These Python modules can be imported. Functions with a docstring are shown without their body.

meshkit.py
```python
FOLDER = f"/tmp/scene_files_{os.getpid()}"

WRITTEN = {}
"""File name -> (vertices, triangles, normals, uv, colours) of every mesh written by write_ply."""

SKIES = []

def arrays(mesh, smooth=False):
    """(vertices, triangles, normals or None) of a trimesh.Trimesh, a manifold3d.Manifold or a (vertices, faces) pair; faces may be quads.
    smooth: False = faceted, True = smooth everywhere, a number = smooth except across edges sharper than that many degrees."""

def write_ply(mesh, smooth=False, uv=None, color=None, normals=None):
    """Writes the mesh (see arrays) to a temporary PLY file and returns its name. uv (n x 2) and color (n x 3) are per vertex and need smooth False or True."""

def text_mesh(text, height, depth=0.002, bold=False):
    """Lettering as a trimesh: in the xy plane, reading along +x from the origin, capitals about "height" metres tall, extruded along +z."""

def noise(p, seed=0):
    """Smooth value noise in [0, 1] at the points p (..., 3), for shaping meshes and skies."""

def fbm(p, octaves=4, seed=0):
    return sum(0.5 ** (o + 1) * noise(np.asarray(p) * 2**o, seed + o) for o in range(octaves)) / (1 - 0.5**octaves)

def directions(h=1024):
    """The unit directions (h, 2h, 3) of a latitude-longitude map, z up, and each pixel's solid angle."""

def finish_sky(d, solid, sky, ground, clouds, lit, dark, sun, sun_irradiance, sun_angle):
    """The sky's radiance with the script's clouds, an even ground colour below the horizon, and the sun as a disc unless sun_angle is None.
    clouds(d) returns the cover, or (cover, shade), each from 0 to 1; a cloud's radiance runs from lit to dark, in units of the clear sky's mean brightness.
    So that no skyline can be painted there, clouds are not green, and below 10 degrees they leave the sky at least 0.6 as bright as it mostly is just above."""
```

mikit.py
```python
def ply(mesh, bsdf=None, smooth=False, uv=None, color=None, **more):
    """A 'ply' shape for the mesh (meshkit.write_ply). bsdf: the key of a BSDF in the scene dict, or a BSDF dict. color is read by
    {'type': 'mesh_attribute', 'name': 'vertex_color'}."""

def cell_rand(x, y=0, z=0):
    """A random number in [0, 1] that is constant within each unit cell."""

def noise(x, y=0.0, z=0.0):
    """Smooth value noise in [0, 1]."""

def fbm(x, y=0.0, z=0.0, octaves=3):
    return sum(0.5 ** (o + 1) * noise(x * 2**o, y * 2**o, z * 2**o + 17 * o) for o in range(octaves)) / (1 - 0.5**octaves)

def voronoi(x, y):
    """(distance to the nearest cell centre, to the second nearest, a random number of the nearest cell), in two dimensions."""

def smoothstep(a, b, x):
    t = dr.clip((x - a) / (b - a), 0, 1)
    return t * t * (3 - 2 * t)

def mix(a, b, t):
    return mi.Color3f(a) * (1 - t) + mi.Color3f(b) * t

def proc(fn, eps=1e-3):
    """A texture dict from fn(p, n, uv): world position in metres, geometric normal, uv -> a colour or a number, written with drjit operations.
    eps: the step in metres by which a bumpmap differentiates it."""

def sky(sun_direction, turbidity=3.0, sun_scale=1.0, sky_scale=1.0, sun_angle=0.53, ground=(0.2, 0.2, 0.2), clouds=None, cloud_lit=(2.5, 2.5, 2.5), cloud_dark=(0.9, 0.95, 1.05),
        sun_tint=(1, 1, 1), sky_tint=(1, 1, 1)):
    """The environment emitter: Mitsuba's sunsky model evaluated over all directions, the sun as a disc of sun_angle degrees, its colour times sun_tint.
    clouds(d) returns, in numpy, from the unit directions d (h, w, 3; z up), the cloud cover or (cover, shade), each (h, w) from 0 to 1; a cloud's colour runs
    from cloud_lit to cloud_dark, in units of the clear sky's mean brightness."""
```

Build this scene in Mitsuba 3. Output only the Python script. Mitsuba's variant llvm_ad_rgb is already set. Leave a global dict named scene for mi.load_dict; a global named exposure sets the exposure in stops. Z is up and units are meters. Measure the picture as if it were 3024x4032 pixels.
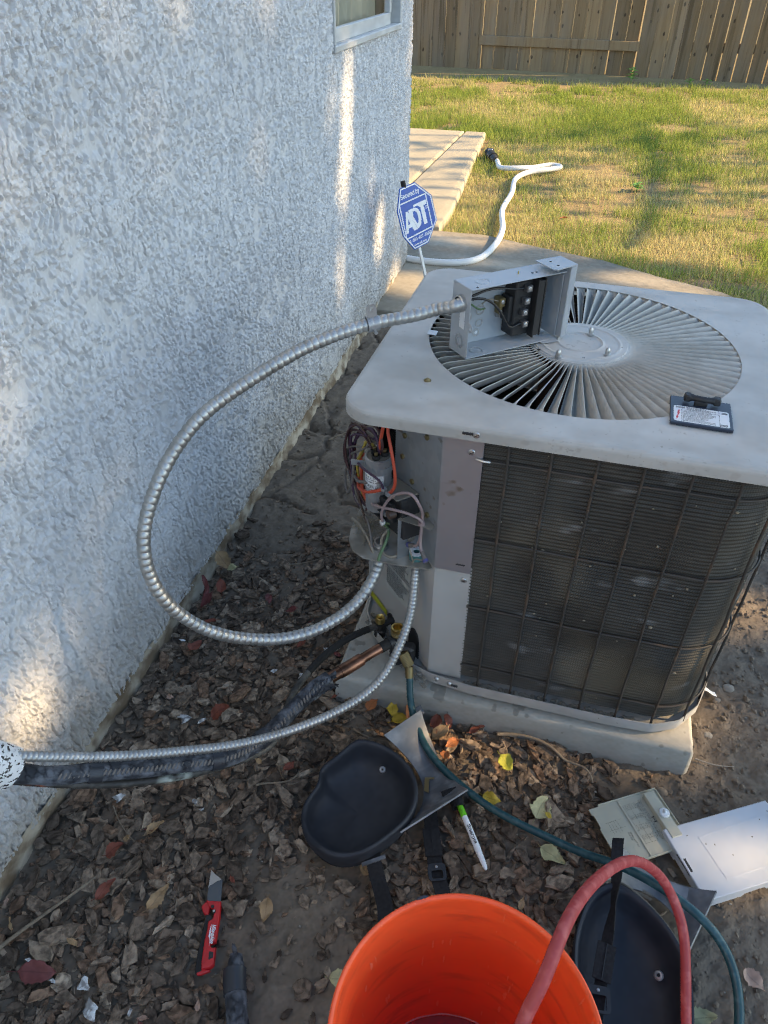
import math, random
import numpy as np, trimesh, mitsuba as mi, drjit as dr, mikit, meshkit
from mikit import proc, fbm, noise, voronoi, smoothstep, mix
from scipy.interpolate import CubicSpline
from scipy.spatial import ConvexHull
from shapely.geometry import Polygon, Point

T = mi.ScalarTransform4f
scene, labels = {'type': 'scene'}, {}
rng = np.random.default_rng(7)
A = np.array

# ------------------------------------------------------------------ camera, light, exposure
exposure = 3.6
CAM = A([0, 0, 1.31])
_az, _pi, _ro = math.radians(15.4), math.radians(38.14), math.radians(0.5)
_fh = A([-math.sin(_az), math.cos(_az), 0])
FWD = _fh * math.cos(_pi) - A([0, 0, math.sin(_pi)])
_r = np.cross(FWD, [0, 0, 1.0]); _r /= np.linalg.norm(_r)
_u = np.cross(_r, FWD)
UP = -_r * math.sin(_ro) + _u * math.cos(_ro)
scene['camera'] = {'type': 'perspective', 'fov': 2 * math.degrees(math.atan(1512 / 2840)), 'fov_axis': 'x', 'near_clip': 0.05, 'far_clip': 2000.0,
                   'to_world': T().look_at(origin=CAM.tolist(), target=(CAM + FWD).tolist(), up=UP.tolist()),
                   'film': {'type': 'hdrfilm', 'width': 768, 'height': 1024}}
SUN = A([0.985, 0.17, 0.0]); SUN = SUN / np.linalg.norm(SUN) * math.cos(math.radians(30)); SUN[2] = math.sin(math.radians(30))
scene['sky'] = mikit.sky(SUN.tolist(), turbidity=3, sun_scale=0.72, sky_scale=1.0, sun_angle=0.6, sun_tint=(1.0, 0.90, 0.71), sky_tint=(1.0, 0.985, 0.96))

# ------------------------------------------------------------------ materials
def ref(k): return {'type': 'ref', 'id': k}
def col(c): return c if isinstance(c, dict) else {'type': 'rgb', 'value': [float(x) for x in c]}
def mat(name, c, rough=0.6, metal=0.0, spec=0.5, bump=None, bscale=0.001, eps=1e-3, **kw):
    b = {'type': 'principled', 'base_color': col(c), 'roughness': rough, 'metallic': float(metal), 'specular': spec, **kw}
    if bump is not None:
        b = {'type': 'bumpmap', 'tex': proc(bump, eps), 'scale': float(bscale), 'nested': b}
    scene[name] = {'type': 'twosided', 'nested': b}
    return name
def C3(*c): return mi.Color3f(*[float(x) for x in c])

def f_stucco(p, n, uv):
    a = fbm(p.x * 9, p.y * 9, p.z * 9, 3); b = fbm(p.y * 90, p.z * 90, p.x * 90, 2)
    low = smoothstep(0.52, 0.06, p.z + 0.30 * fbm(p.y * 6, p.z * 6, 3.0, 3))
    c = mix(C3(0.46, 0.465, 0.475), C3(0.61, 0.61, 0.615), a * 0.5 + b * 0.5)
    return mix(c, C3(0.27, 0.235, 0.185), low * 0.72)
def f_grit(p, n, uv): return fbm(p.x * 420, p.y * 420, p.z * 420, 2)
mat('mat_stucco', proc(f_stucco), 0.9, spec=0.2, bump=f_grit, bscale=0.0012, eps=4e-4)
def f_found(p, n, uv):
    a = fbm(p.x * 25, p.y * 25, p.z * 25, 4)
    return mix(C3(0.16, 0.12, 0.08), C3(0.42, 0.37, 0.29), smoothstep(0.3, 0.7, a))
mat('mat_foundation', proc(f_found), 0.95, spec=0.1, bump=f_grit, bscale=0.002, eps=5e-4)
def f_soil(p, n, uv):
    a = fbm(p.x * 7, p.y * 7, 0.0, 4); b = fbm(p.x * 160, p.y * 160, p.z * 160, 2)
    near = mix(C3(0.090, 0.072, 0.055), C3(0.245, 0.200, 0.155), a * 0.55 + b * 0.5)
    far = mix(C3(0.17, 0.125, 0.065), C3(0.38, 0.29, 0.15), a * 0.6 + b * 0.4)
    return mix(near, far, smoothstep(3.4, 4.2, p.y))
def f_soilb(p, n, uv): return fbm(p.x * 260, p.y * 260, p.z * 260, 3)
mat('mat_soil', proc(f_soil), 0.97, spec=0.1, bump=f_soilb, bscale=0.004, eps=6e-4)
def f_conc(p, n, uv):
    a = fbm(p.x * 6, p.y * 6, p.z * 6, 4); b = fbm(p.x * 130, p.y * 130, p.z * 130, 2)
    c = mix(C3(0.27, 0.255, 0.22), C3(0.45, 0.43, 0.385), smoothstep(0.25, 0.75, a) * 0.7 + b * 0.35)
    return mix(c, C3(0.16, 0.15, 0.13), smoothstep(0.72, 0.8, fbm(p.x * 45, p.y * 45, p.z * 45, 2)) * 0.7)
mat('mat_concrete', proc(f_conc), 0.93, spec=0.2, bump=f_grit, bscale=0.0007, eps=5e-4)
def f_patio(p, n, uv):
    a = fbm(p.x * 2.2, p.y * 7, p.z * 3, 4); b = fbm(p.x * 60, p.y * 60, 0.0, 3)
    return mix(C3(0.19, 0.165, 0.13), C3(0.40, 0.36, 0.29), smoothstep(0.25, 0.7, a) * 0.6 + b * 0.45)
mat('mat_patio', proc(f_patio), 0.93, spec=0.2, bump=f_grit, bscale=0.0008, eps=6e-4)
def f_path(p, n, uv):
    a = fbm(p.x * 5, p.y * 5, p.z * 5, 4); b = fbm(p.x * 80, p.y * 80, 0.0, 2)
    return mix(C3(0.27, 0.24, 0.18), C3(0.40, 0.36, 0.28), a * 0.7 + b * 0.3)
mat('mat_path', proc(f_path), 0.93, spec=0.2)

def f_lid(p, n, uv):
    a = fbm(p.x * 10, p.y * 10, p.z * 30, 4); b = fbm(p.x * 75, p.y * 75, p.z * 75, 3)
    c = mix(C3(0.35, 0.343, 0.322), C3(0.465, 0.462, 0.442), smoothstep(0.3, 0.7, a) * 0.7 + b * 0.3)
    spot = smoothstep(0.64, 0.80, fbm(p.x * 170, p.y * 170, p.z * 170, 3)) * 0.5 * smoothstep(0.35, 0.6, a) + 0.38 * smoothstep(0.50, 0.75, fbm(p.x * 4 + 3, p.y * 9, p.z * 9, 4))
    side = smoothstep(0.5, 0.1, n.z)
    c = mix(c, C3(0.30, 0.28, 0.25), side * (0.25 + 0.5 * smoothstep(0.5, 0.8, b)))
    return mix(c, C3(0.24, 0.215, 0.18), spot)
mat('mat_lid', proc(f_lid), 0.55, spec=0.35)
def f_louvre(p, n, uv):
    a = fbm(p.x * 16, p.y * 16, p.z * 30, 3); b = fbm(p.x * 120, p.y * 120, p.z * 120, 2)
    return mix(C3(0.34, 0.33, 0.295), C3(0.48, 0.475, 0.445), smoothstep(0.25, 0.75, a) * 0.6 + b * 0.4)
mat('mat_louvre', proc(f_louvre), 0.6, spec=0.3)
def f_galv(p, n, uv):
    a, s, w = voronoi((p.x - p.y) * 70, p.z * 70); b = fbm(p.x * 14, p.y * 14, p.z * 14, 4)
    c = mix(C3(0.24, 0.255, 0.265), C3(0.36, 0.375, 0.385), w * 0.25 + b * 0.75)
    c = mix(c, C3(0.33, 0.285, 0.29), smoothstep(-0.178, -0.165, p.x) * 0.75)
    return mix(c, C3(0.19, 0.15, 0.11), smoothstep(0.66, 0.8, fbm(p.x * 40, p.y * 40, p.z * 40, 3)) * 0.9)
mat('mat_galvanized', proc(f_galv), 0.5, metal=0.55)
def f_panel(p, n, uv):
    a = fbm(p.x * 12, p.y * 12, p.z * 9, 4)
    c = mix(C3(0.35, 0.335, 0.31), C3(0.45, 0.435, 0.41), a)
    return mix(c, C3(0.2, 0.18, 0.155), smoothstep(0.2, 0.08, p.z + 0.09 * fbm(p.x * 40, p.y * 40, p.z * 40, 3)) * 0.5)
mat('mat_panel', proc(f_panel), 0.55, spec=0.4)
def f_coil(p, n, uv):
    a = fbm(p.x * 11 + p.y * 11, p.z * 9, 1.0, 4); b = fbm(p.x * 60, p.y * 60, p.z * 60, 3)
    c = mix(C3(0.020, 0.019, 0.017), C3(0.080, 0.073, 0.060), a * 0.55 + b * 0.45)
    c = mix(c, C3(0.16, 0.13, 0.085), smoothstep(0.48, 0.80, fbm(p.x * 7 + 5, p.y * 7, p.z * 5, 3)) * 0.55)
    wear = smoothstep(0.70, 0.86, fbm(p.x * 16 + 31, p.y * 16, p.z * 22, 3))
    c = mix(c, C3(0.24, 0.24, 0.235), wear * 0.55)
    fin = 0.5 + 0.5 * dr.sin(uv.x * 6.2832 / 0.0042 + 2.2 * dr.sin(p.z * 6.2832 / 0.0079))
    return c * (0.6 + 0.6 * fin)
mat('mat_coil', proc(f_coil), 0.6, metal=0.25, spec=0.4)
def f_wire(p, n, uv):
    return mix(C3(0.045, 0.040, 0.035), C3(0.085, 0.058, 0.040), smoothstep(0.5, 0.75, fbm(p.x * 20, p.y * 20, p.z * 20, 3)))
mat('mat_guard', proc(f_wire), 0.55, spec=0.4)
def f_conduit(p, n, uv):
    b = fbm(p.x * 60, p.y * 60, p.z * 60, 3)
    return mix(C3(0.27, 0.27, 0.26), C3(0.55, 0.55, 0.535), b)
mat('mat_conduit', proc(f_conduit), 0.42, metal=0.8)
mat('mat_steel', (0.50, 0.50, 0.49), 0.35, metal=0.9)
mat('mat_brass', (0.62, 0.47, 0.17), 0.28, metal=0.95)
mat('mat_brass_dull', (0.25, 0.195, 0.095), 0.5, metal=0.85)
def f_copper(p, n, uv):
    return mix(C3(0.10, 0.055, 0.038), C3(0.33, 0.165, 0.11), smoothstep(0.3, 0.7, fbm(p.x * 30, p.y * 30, p.z * 30, 3)))
mat('mat_copper', proc(f_copper), 0.36, metal=0.85)
mat('mat_black', (0.018, 0.018, 0.019), 0.5)
mat('mat_black_rubber', (0.022, 0.021, 0.02), 0.7, spec=0.3)
def f_foam(p, n, uv):
    a = fbm(p.x * 70, p.y * 70, p.z * 70, 4)
    return mix(C3(0.028, 0.031, 0.038), C3(0.125, 0.135, 0.155), smoothstep(0.35, 0.75, a))
def f_crack(p, n, uv):
    d1, d2, w = voronoi(p.x * 75 + p.z * 30, p.y * 75 - p.z * 30)
    return smoothstep(0.0, 0.16, d2 - d1) + 0.3 * fbm(p.x * 200, p.y * 200, p.z * 200, 2)
mat('mat_insulation', proc(f_foam), 0.6, spec=0.4, bump=f_crack, bscale=0.0022, eps=5e-4)
mat('mat_tape', (0.03, 0.033, 0.04), 0.38, spec=0.5)
mat('mat_foam', proc(lambda p, n, uv: mix(C3(0.014, 0.016, 0.022), C3(0.030, 0.034, 0.044), fbm(p.x * 40, p.y * 40, p.z * 40, 3))), 0.55, spec=0.45)
def f_shell(p, n, uv):
    a = fbm(p.x * 30, p.y * 30, p.z * 30, 4); s = fbm((p.x + p.y) * 12, (p.x - p.y) * 160, 0.0, 2)
    return mix(C3(0.10, 0.105, 0.115), C3(0.27, 0.275, 0.285), smoothstep(0.40, 0.85, a) * 0.75 + smoothstep(0.72, 0.85, s) * 0.12)
mat('mat_shell', proc(f_shell), 0.33, spec=0.5)
mat('mat_strap', proc(lambda p, n, uv: mix(C3(0.012, 0.012, 0.014), C3(0.028, 0.028, 0.03), fbm(p.x * 300, p.y * 300, p.z * 300, 2))), 0.85, spec=0.2)
def f_bucket(p, n, uv):
    st = fbm(p.x * 14, p.y * 14, p.z * 40, 4); sm = fbm(p.x * 5, p.y * 5, p.z * 9 + 4, 3); sc = fbm(p.x * 180, p.y * 180, p.z * 20, 2)
    c = mix(C3(0.80, 0.075, 0.014), C3(0.88, 0.11, 0.03), sm)
    c = mix(c, C3(0.22, 0.03, 0.018), smoothstep(0.50, 0.80, st) * 0.30)
    return mix(c, C3(0.93, 0.35, 0.2), smoothstep(0.76, 0.82, sc) * 0.35)
mat('mat_bucket', proc(f_bucket), 0.38, spec=0.5)
mat('mat_bucket_bottom', proc(lambda p, n, uv: mix(C3(0.16, 0.035, 0.035), C3(0.36, 0.05, 0.035), fbm(p.x * 25, p.y * 25, 0.0, 4))), 0.3, spec=0.5)
mat('mat_residue', (0.5, 0.42, 0.40), 0.6)
def f_red(p, n, uv):
    return mix(C3(0.33, 0.045, 0.045), C3(0.42, 0.09, 0.085), smoothstep(0.45, 0.8, fbm(p.x * 90, p.y * 90, p.z * 90, 3)))
mat('mat_red_hose', proc(f_red), 0.5, spec=0.45)
def f_teal(p, n, uv):
    return mix(C3(0.012, 0.055, 0.066), C3(0.04, 0.105, 0.115), smoothstep(0.45, 0.8, fbm(p.x * 80, p.y * 80, p.z * 80, 3)))
mat('mat_teal_hose', proc(f_teal), 0.42, spec=0.5)
mat('mat_white', (0.72, 0.71, 0.68), 0.4)
def f_pvc(p, n, uv):
    s = fbm(p.x * 260, p.y * 260, p.z * 260, 3)
    return mix(C3(0.66, 0.66, 0.65), C3(0.03, 0.028, 0.026), smoothstep(0.56, 0.62, s + 0.10 * (fbm(p.x * 40, p.y * 40, p.z * 40, 2) - 0.5)))
mat('mat_pvc', proc(f_pvc), 0.6)
mat('mat_box', proc(lambda p, n, uv: mix(C3(0.30, 0.325, 0.35), C3(0.36, 0.385, 0.41), fbm(p.x * 25, p.y * 25, p.z * 25, 3))), 0.42, spec=0.5)
mat('mat_cover', proc(lambda p, n, uv: mix(C3(0.40, 0.42, 0.45), C3(0.50, 0.515, 0.54), fbm(p.x * 18, p.y * 18, 0.0, 4))), 0.32, spec=0.6)
mat('mat_beige', proc(lambda p, n, uv: mix(C3(0.36, 0.345, 0.27), C3(0.45, 0.43, 0.345), fbm(p.x * 22, p.y * 22, p.z * 22, 4))), 0.5, spec=0.4)
mat('mat_print', (0.03, 0.03, 0.032), 0.7)
mat('mat_faint_print', (0.17, 0.16, 0.125), 0.7)
mat('mat_grey_print', (0.14, 0.14, 0.14), 0.7)
mat('mat_red_print', (0.5, 0.02, 0.03), 0.6)
mat('mat_label', (0.62, 0.63, 0.64), 0.5)
mat('mat_rating_label', (0.42, 0.43, 0.40), 0.45)
mat('mat_navy', (0.022, 0.028, 0.045), 0.35)
mat('mat_sign_blue', (0.018, 0.085, 0.40), 0.38)
mat('mat_sign_white', (0.78, 0.79, 0.80), 0.45)
mat('mat_lug', (0.16, 0.16, 0.165), 0.45, metal=0.7)
mat('mat_shelf', proc(lambda p, n, uv: mix(C3(0.16, 0.145, 0.12), C3(0.33, 0.315, 0.285), smoothstep(0.3, 0.7, fbm(p.x * 28, p.y * 28, p.z * 28, 3)))), 0.75, spec=0.3)
mat('mat_cap_metal', proc(lambda p, n, uv: mix(C3(0.27, 0.27, 0.275), C3(0.42, 0.42, 0.42), fbm(p.x * 60, p.y * 60, p.z * 60, 3))), 0.4, metal=0.6)
mat('mat_dusty', (0.17, 0.155, 0.13), 0.9)
mat('mat_dust_nest', (0.22, 0.19, 0.14), 1.0)
for nm, c in dict(red=(0.46, 0.065, 0.03), purple=(0.05, 0.025, 0.05), brown=(0.055, 0.025, 0.025), yellow=(0.36, 0.27, 0.045), grey=(0.13, 0.115, 0.105),
                  pink=(0.27, 0.20, 0.195), green=(0.09, 0.15, 0.07), tan=(0.24, 0.21, 0.165), teal=(0.06, 0.16, 0.155), blue=(0.06, 0.06, 0.19), motor=(0.06, 0.035, 0.025)).items():
    mat('mat_wire_' + nm, c, 0.5)
mat('mat_cord_black', (0.016, 0.016, 0.017), 0.4)
mat('mat_yellow_label', (0.42, 0.42, 0.04), 0.5)
mat('mat_marker_green', (0.16, 0.55, 0.02), 0.35)
mat('mat_knife_red', (0.50, 0.018, 0.022), 0.42)
mat('mat_blade', (0.11, 0.125, 0.14), 0.42, metal=0.6)
mat('mat_window_frame', proc(lambda p, n, uv: mix(C3(0.38, 0.38, 0.375), C3(0.52, 0.525, 0.525), fbm(p.y * 14, p.z * 40, p.x * 14, 3))), 0.5)
mat('mat_curtain', (0.42, 0.44, 0.36), 0.85)
mat('mat_room', (0.25, 0.26, 0.22), 0.9)
scene['mat_glass'] = {'type': 'thindielectric', 'int_ior': 1.5}
WOOD = []
for i in range(5):
    base = A([0.300, 0.202, 0.110]) * (0.76 + 0.10 * i)
    def f_wood(p, n, uv, b=base, k=i):
        g = fbm(p.x * 55 + k * 7, p.y * 8, p.z * 3.2, 4); g2 = fbm(p.x * 240, p.y * 20, p.z * 5, 2)
        c = mix(C3(*(b * 0.62)), C3(*(b * 1.25)), g * 0.65 + g2 * 0.35)
        d1, d2, w = voronoi(p.x * 7.5 + k * 3.7, p.z * 4.3 + k * 1.9)
        c = mix(c, C3(0.035, 0.022, 0.014), smoothstep(0.055 + 0.06 * w, 0.02 + 0.03 * w, d1) * smoothstep(0.35, 0.4, w) * 0.85)
        gry = smoothstep(0.35, 0.75, fbm(p.x * 9 + k * 3, p.y * 3, p.z * 1.6, 3))
        c = mix(c, C3(*(A([0.24, 0.205, 0.165]) * (b[0] / 0.295))), gry * 0.42)
        return mix(c, C3(*(b * 0.38)), smoothstep(0.56, 0.80, fbm(p.x * 38 + k, p.y * 8, p.z * 1.2, 3)) * 0.7)
    WOOD.append(mat(f'mat_wood_{i}', proc(f_wood), 0.85, spec=0.2))
BARK = []
for i, c in enumerate([(0.140, 0.104, 0.076), (0.210, 0.158, 0.115), (0.085, 0.063, 0.047), (0.290, 0.225, 0.165), (0.175, 0.112, 0.074)]):
    def f_bark(p, n, uv, c=A(c)):
        g = fbm(p.x * 120, p.y * 120, p.z * 260, 3)
        return mix(C3(*(c * 0.5)), C3(*(c * 1.45)), smoothstep(0.25, 0.75, g))
    BARK.append(mat(f'mat_bark_{i}', proc(f_bark), 0.92, spec=0.2, bump=lambda p, n, uv: fbm(p.x * 170, p.y * 170, p.z * 300, 3), bscale=0.0034, eps=5e-4))
LEAF = {}
for nm, c in dict(tan=(0.36, 0.235, 0.125), red=(0.20, 0.062, 0.040), dark=(0.15, 0.045, 0.042), orange=(0.42, 0.155, 0.06), yellow=(0.50, 0.35, 0.045), lime=(0.48, 0.46, 0.06), pale=(0.44, 0.40, 0.22), pink=(0.40, 0.265, 0.20)).items():
    def f_leaf(p, n, uv, c=A(c)):
        v = dr.abs(dr.sin(uv.y * 22 + dr.abs(uv.x) * 9)); g = fbm(p.x * 90, p.y * 90, p.z * 90, 3)
        cc = mix(C3(*(c * 0.62)), C3(*(c * 1.25)), g)
        return mix(cc, C3(*(c * 0.55)), smoothstep(0.10, 0.02, dr.abs(uv.x)) * 0.6 + smoothstep(0.25, 0.0, v) * 0.22)
    LEAF[nm] = mat('mat_leaf_' + nm, proc(f_leaf), 0.6, spec=0.3)
mat('mat_flake', proc(lambda p, n, uv: mix(C3(0.22, 0.21, 0.2), C3(0.58, 0.58, 0.57), smoothstep(0.3, 0.65, fbm(p.x * 150, p.y * 150, p.z * 150, 3)))), 0.9)
mat('mat_twig', proc(lambda p, n, uv: mix(C3(0.11, 0.085, 0.06), C3(0.27, 0.215, 0.155), fbm(p.x * 90, p.y * 90, p.z * 90, 3))), 0.9)
mat('mat_stone', proc(lambda p, n, uv: mix(C3(0.15, 0.135, 0.115), C3(0.30, 0.275, 0.235), fbm(p.x * 120, p.y * 120, p.z * 120, 3))), 0.9)
mat('mat_vertex', {'type': 'mesh_attribute', 'name': 'vertex_color'}, 0.8, spec=0.2)
mat('mat_tree_leaf', (0.055, 0.085, 0.025), 0.7)
mat('mat_weed', (0.17, 0.32, 0.05), 0.6)

# ------------------------------------------------------------------ mesh and scene helpers
def numbered(k):
    if k not in labels and k not in scene and not any(q.startswith(k + '__') for q in scene): return k
    i = 1
    while True:
        q = f'{k}_{i:03d}'
        if q not in labels and q not in scene and not any(s.startswith(q + '__') for s in scene): return q
        i += 1
_cnt = {}
def put(name, mesh, m, smooth=30, parent=None, **kw):
    base = (parent + '__' if parent else '') + name
    n = _cnt.get(base, 0)
    while True:
        k = base if n == 0 else f'{base}_{n:03d}'
        n += 1
        if k not in scene and k not in labels: break
    _cnt[base] = n
    scene[k] = mikit.ply(mesh, m, smooth, **kw)
    return k
def thing(name, label, cat, group=None):
    k = numbered(name); labels[k] = {'label': label, 'category': cat}
    if group: labels[k]['group'] = group
    return k
def one(name, mesh, m, label, cat, group=None, smooth=30, **kw):
    k = put(name, mesh, m, smooth, **kw); labels[k] = {'label': label, 'category': cat}
    if group: labels[k]['group'] = group
    return k
def struct(k): labels.setdefault(k, {})['kind'] = 'structure'; return k
def cat(ms): return trimesh.util.concatenate(ms)
def norm(v): v = A(v, float); return v / np.linalg.norm(v)
def frame(o, ex, ey):
    ex, ey = norm(ex), A(ey, float); ey = norm(ey - ex * (ey @ ex)); ez = np.cross(ex, ey)
    M = np.eye(4); M[:3, 0], M[:3, 1], M[:3, 2], M[:3, 3] = ex, ey, ez, o
    return M
def cbox(lo, hi, b=0.002):
    lo, hi = A(lo, float), A(hi, float); b = min(b, 0.45 * (hi - lo).min())
    pts = []
    for i in range(8):
        s = A([(i >> k) & 1 for k in range(3)]); c = np.where(s, hi, lo); d = np.where(s, -b, b)
        for k in range(3):
            q = c + d; q[k] = c[k]; pts.append(q)
    return trimesh.Trimesh(A(pts)).convex_hull
def hull(pts): return trimesh.Trimesh(A(pts, float)).convex_hull
def spline(pts, n=80, closed=False):
    p = A(pts, float); t = np.r_[0, np.cumsum(np.linalg.norm(np.diff(p, axis=0), axis=1) ** 0.7)]
    cs = CubicSpline(t, p); q = cs(np.linspace(0, t[-1], n * 6))
    s = np.r_[0, np.cumsum(np.linalg.norm(np.diff(q, axis=0), axis=1))]
    u = np.linspace(0, s[-1], n)
    return np.stack([np.interp(u, s, q[:, k]) for k in range(3)], 1)
def frames(p):
    t = np.gradient(p, axis=0); t /= np.linalg.norm(t, axis=1, keepdims=True)
    a = np.cross(t[0], [0, 0, 1.0] if abs(t[0][2]) < 0.9 else [1.0, 0, 0]); a /= np.linalg.norm(a)
    N = [a]
    for i in range(1, len(p)):
        a = N[-1] - t[i] * (N[-1] @ t[i]); N.append(a / np.linalg.norm(a))
    N = A(N); return t, N, np.cross(t, N)
def tube(p, r, m=12, caps=True):
    """r: number, one radius per point, or a function of (arc length, angle)"""
    p = A(p, float); t, N, B = frames(p); n = len(p)
    ang = np.arange(m) / m * 2 * np.pi
    if callable(r):
        s = np.r_[0, np.cumsum(np.linalg.norm(np.diff(p, axis=0), axis=1))]
        R = r(s[:, None], ang[None, :])
    else: R = np.broadcast_to(A(r, float).reshape(-1, 1), (n, m))
    v = p[:, None] + R[..., None] * (np.cos(ang)[None, :, None] * N[:, None] + np.sin(ang)[None, :, None] * B[:, None])
    v = v.reshape(-1, 3); f = []
    i, j = np.meshgrid(np.arange(n - 1), np.arange(m), indexing='ij'); j2 = (j + 1) % m
    a, b, c, d = i * m + j, i * m + j2, (i + 1) * m + j2, (i + 1) * m + j
    f = np.stack([np.stack([a, b, c], -1), np.stack([a, c, d], -1)], 2).reshape(-1, 3)
    if caps:
        v = np.vstack([v, p[0], p[-1]]); k = n * m
        jj = np.arange(m); e = (n - 1) * m
        f = np.vstack([f, np.stack([np.full(m, k), (jj + 1) % m, jj], 1), np.stack([np.full(m, k + 1), e + jj, e + (jj + 1) % m], 1)])
    return trimesh.Trimesh(v, f, process=False)
def rod(a, b, r, m=10, r2=None): return tube([a, b], [r, r if r2 is None else r2], m)
def lathe(prof, c=(0, 0, 0), axis=(0, 0, 1), m=48):
    me = trimesh.creation.revolve(A(prof, float), sections=m)
    ax = norm(axis); M = np.eye(4)
    if abs(ax[2]) < 0.9999:
        M = trimesh.geometry.align_vectors([0, 0, 1], ax)
    elif ax[2] < 0: M = trimesh.transformations.rotation_matrix(np.pi, [1, 0, 0])
    me.apply_transform(M); me.apply_translation(c)
    return me
def prism(poly, z0, z1):
    if not isinstance(poly, Polygon): poly = Polygon(poly)
    m = trimesh.creation.extrude_polygon(poly, z1 - z0, engine='earcut'); m.apply_translation([0, 0, z0]); return m
def outline(poly, step):
    L = poly.exterior.length; n = max(int(L / step), 8)
    return A([poly.exterior.interpolate(i / n, normalized=True).coords[0] for i in range(n)])[::(1 if poly.exterior.is_ccw else -1)]
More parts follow.
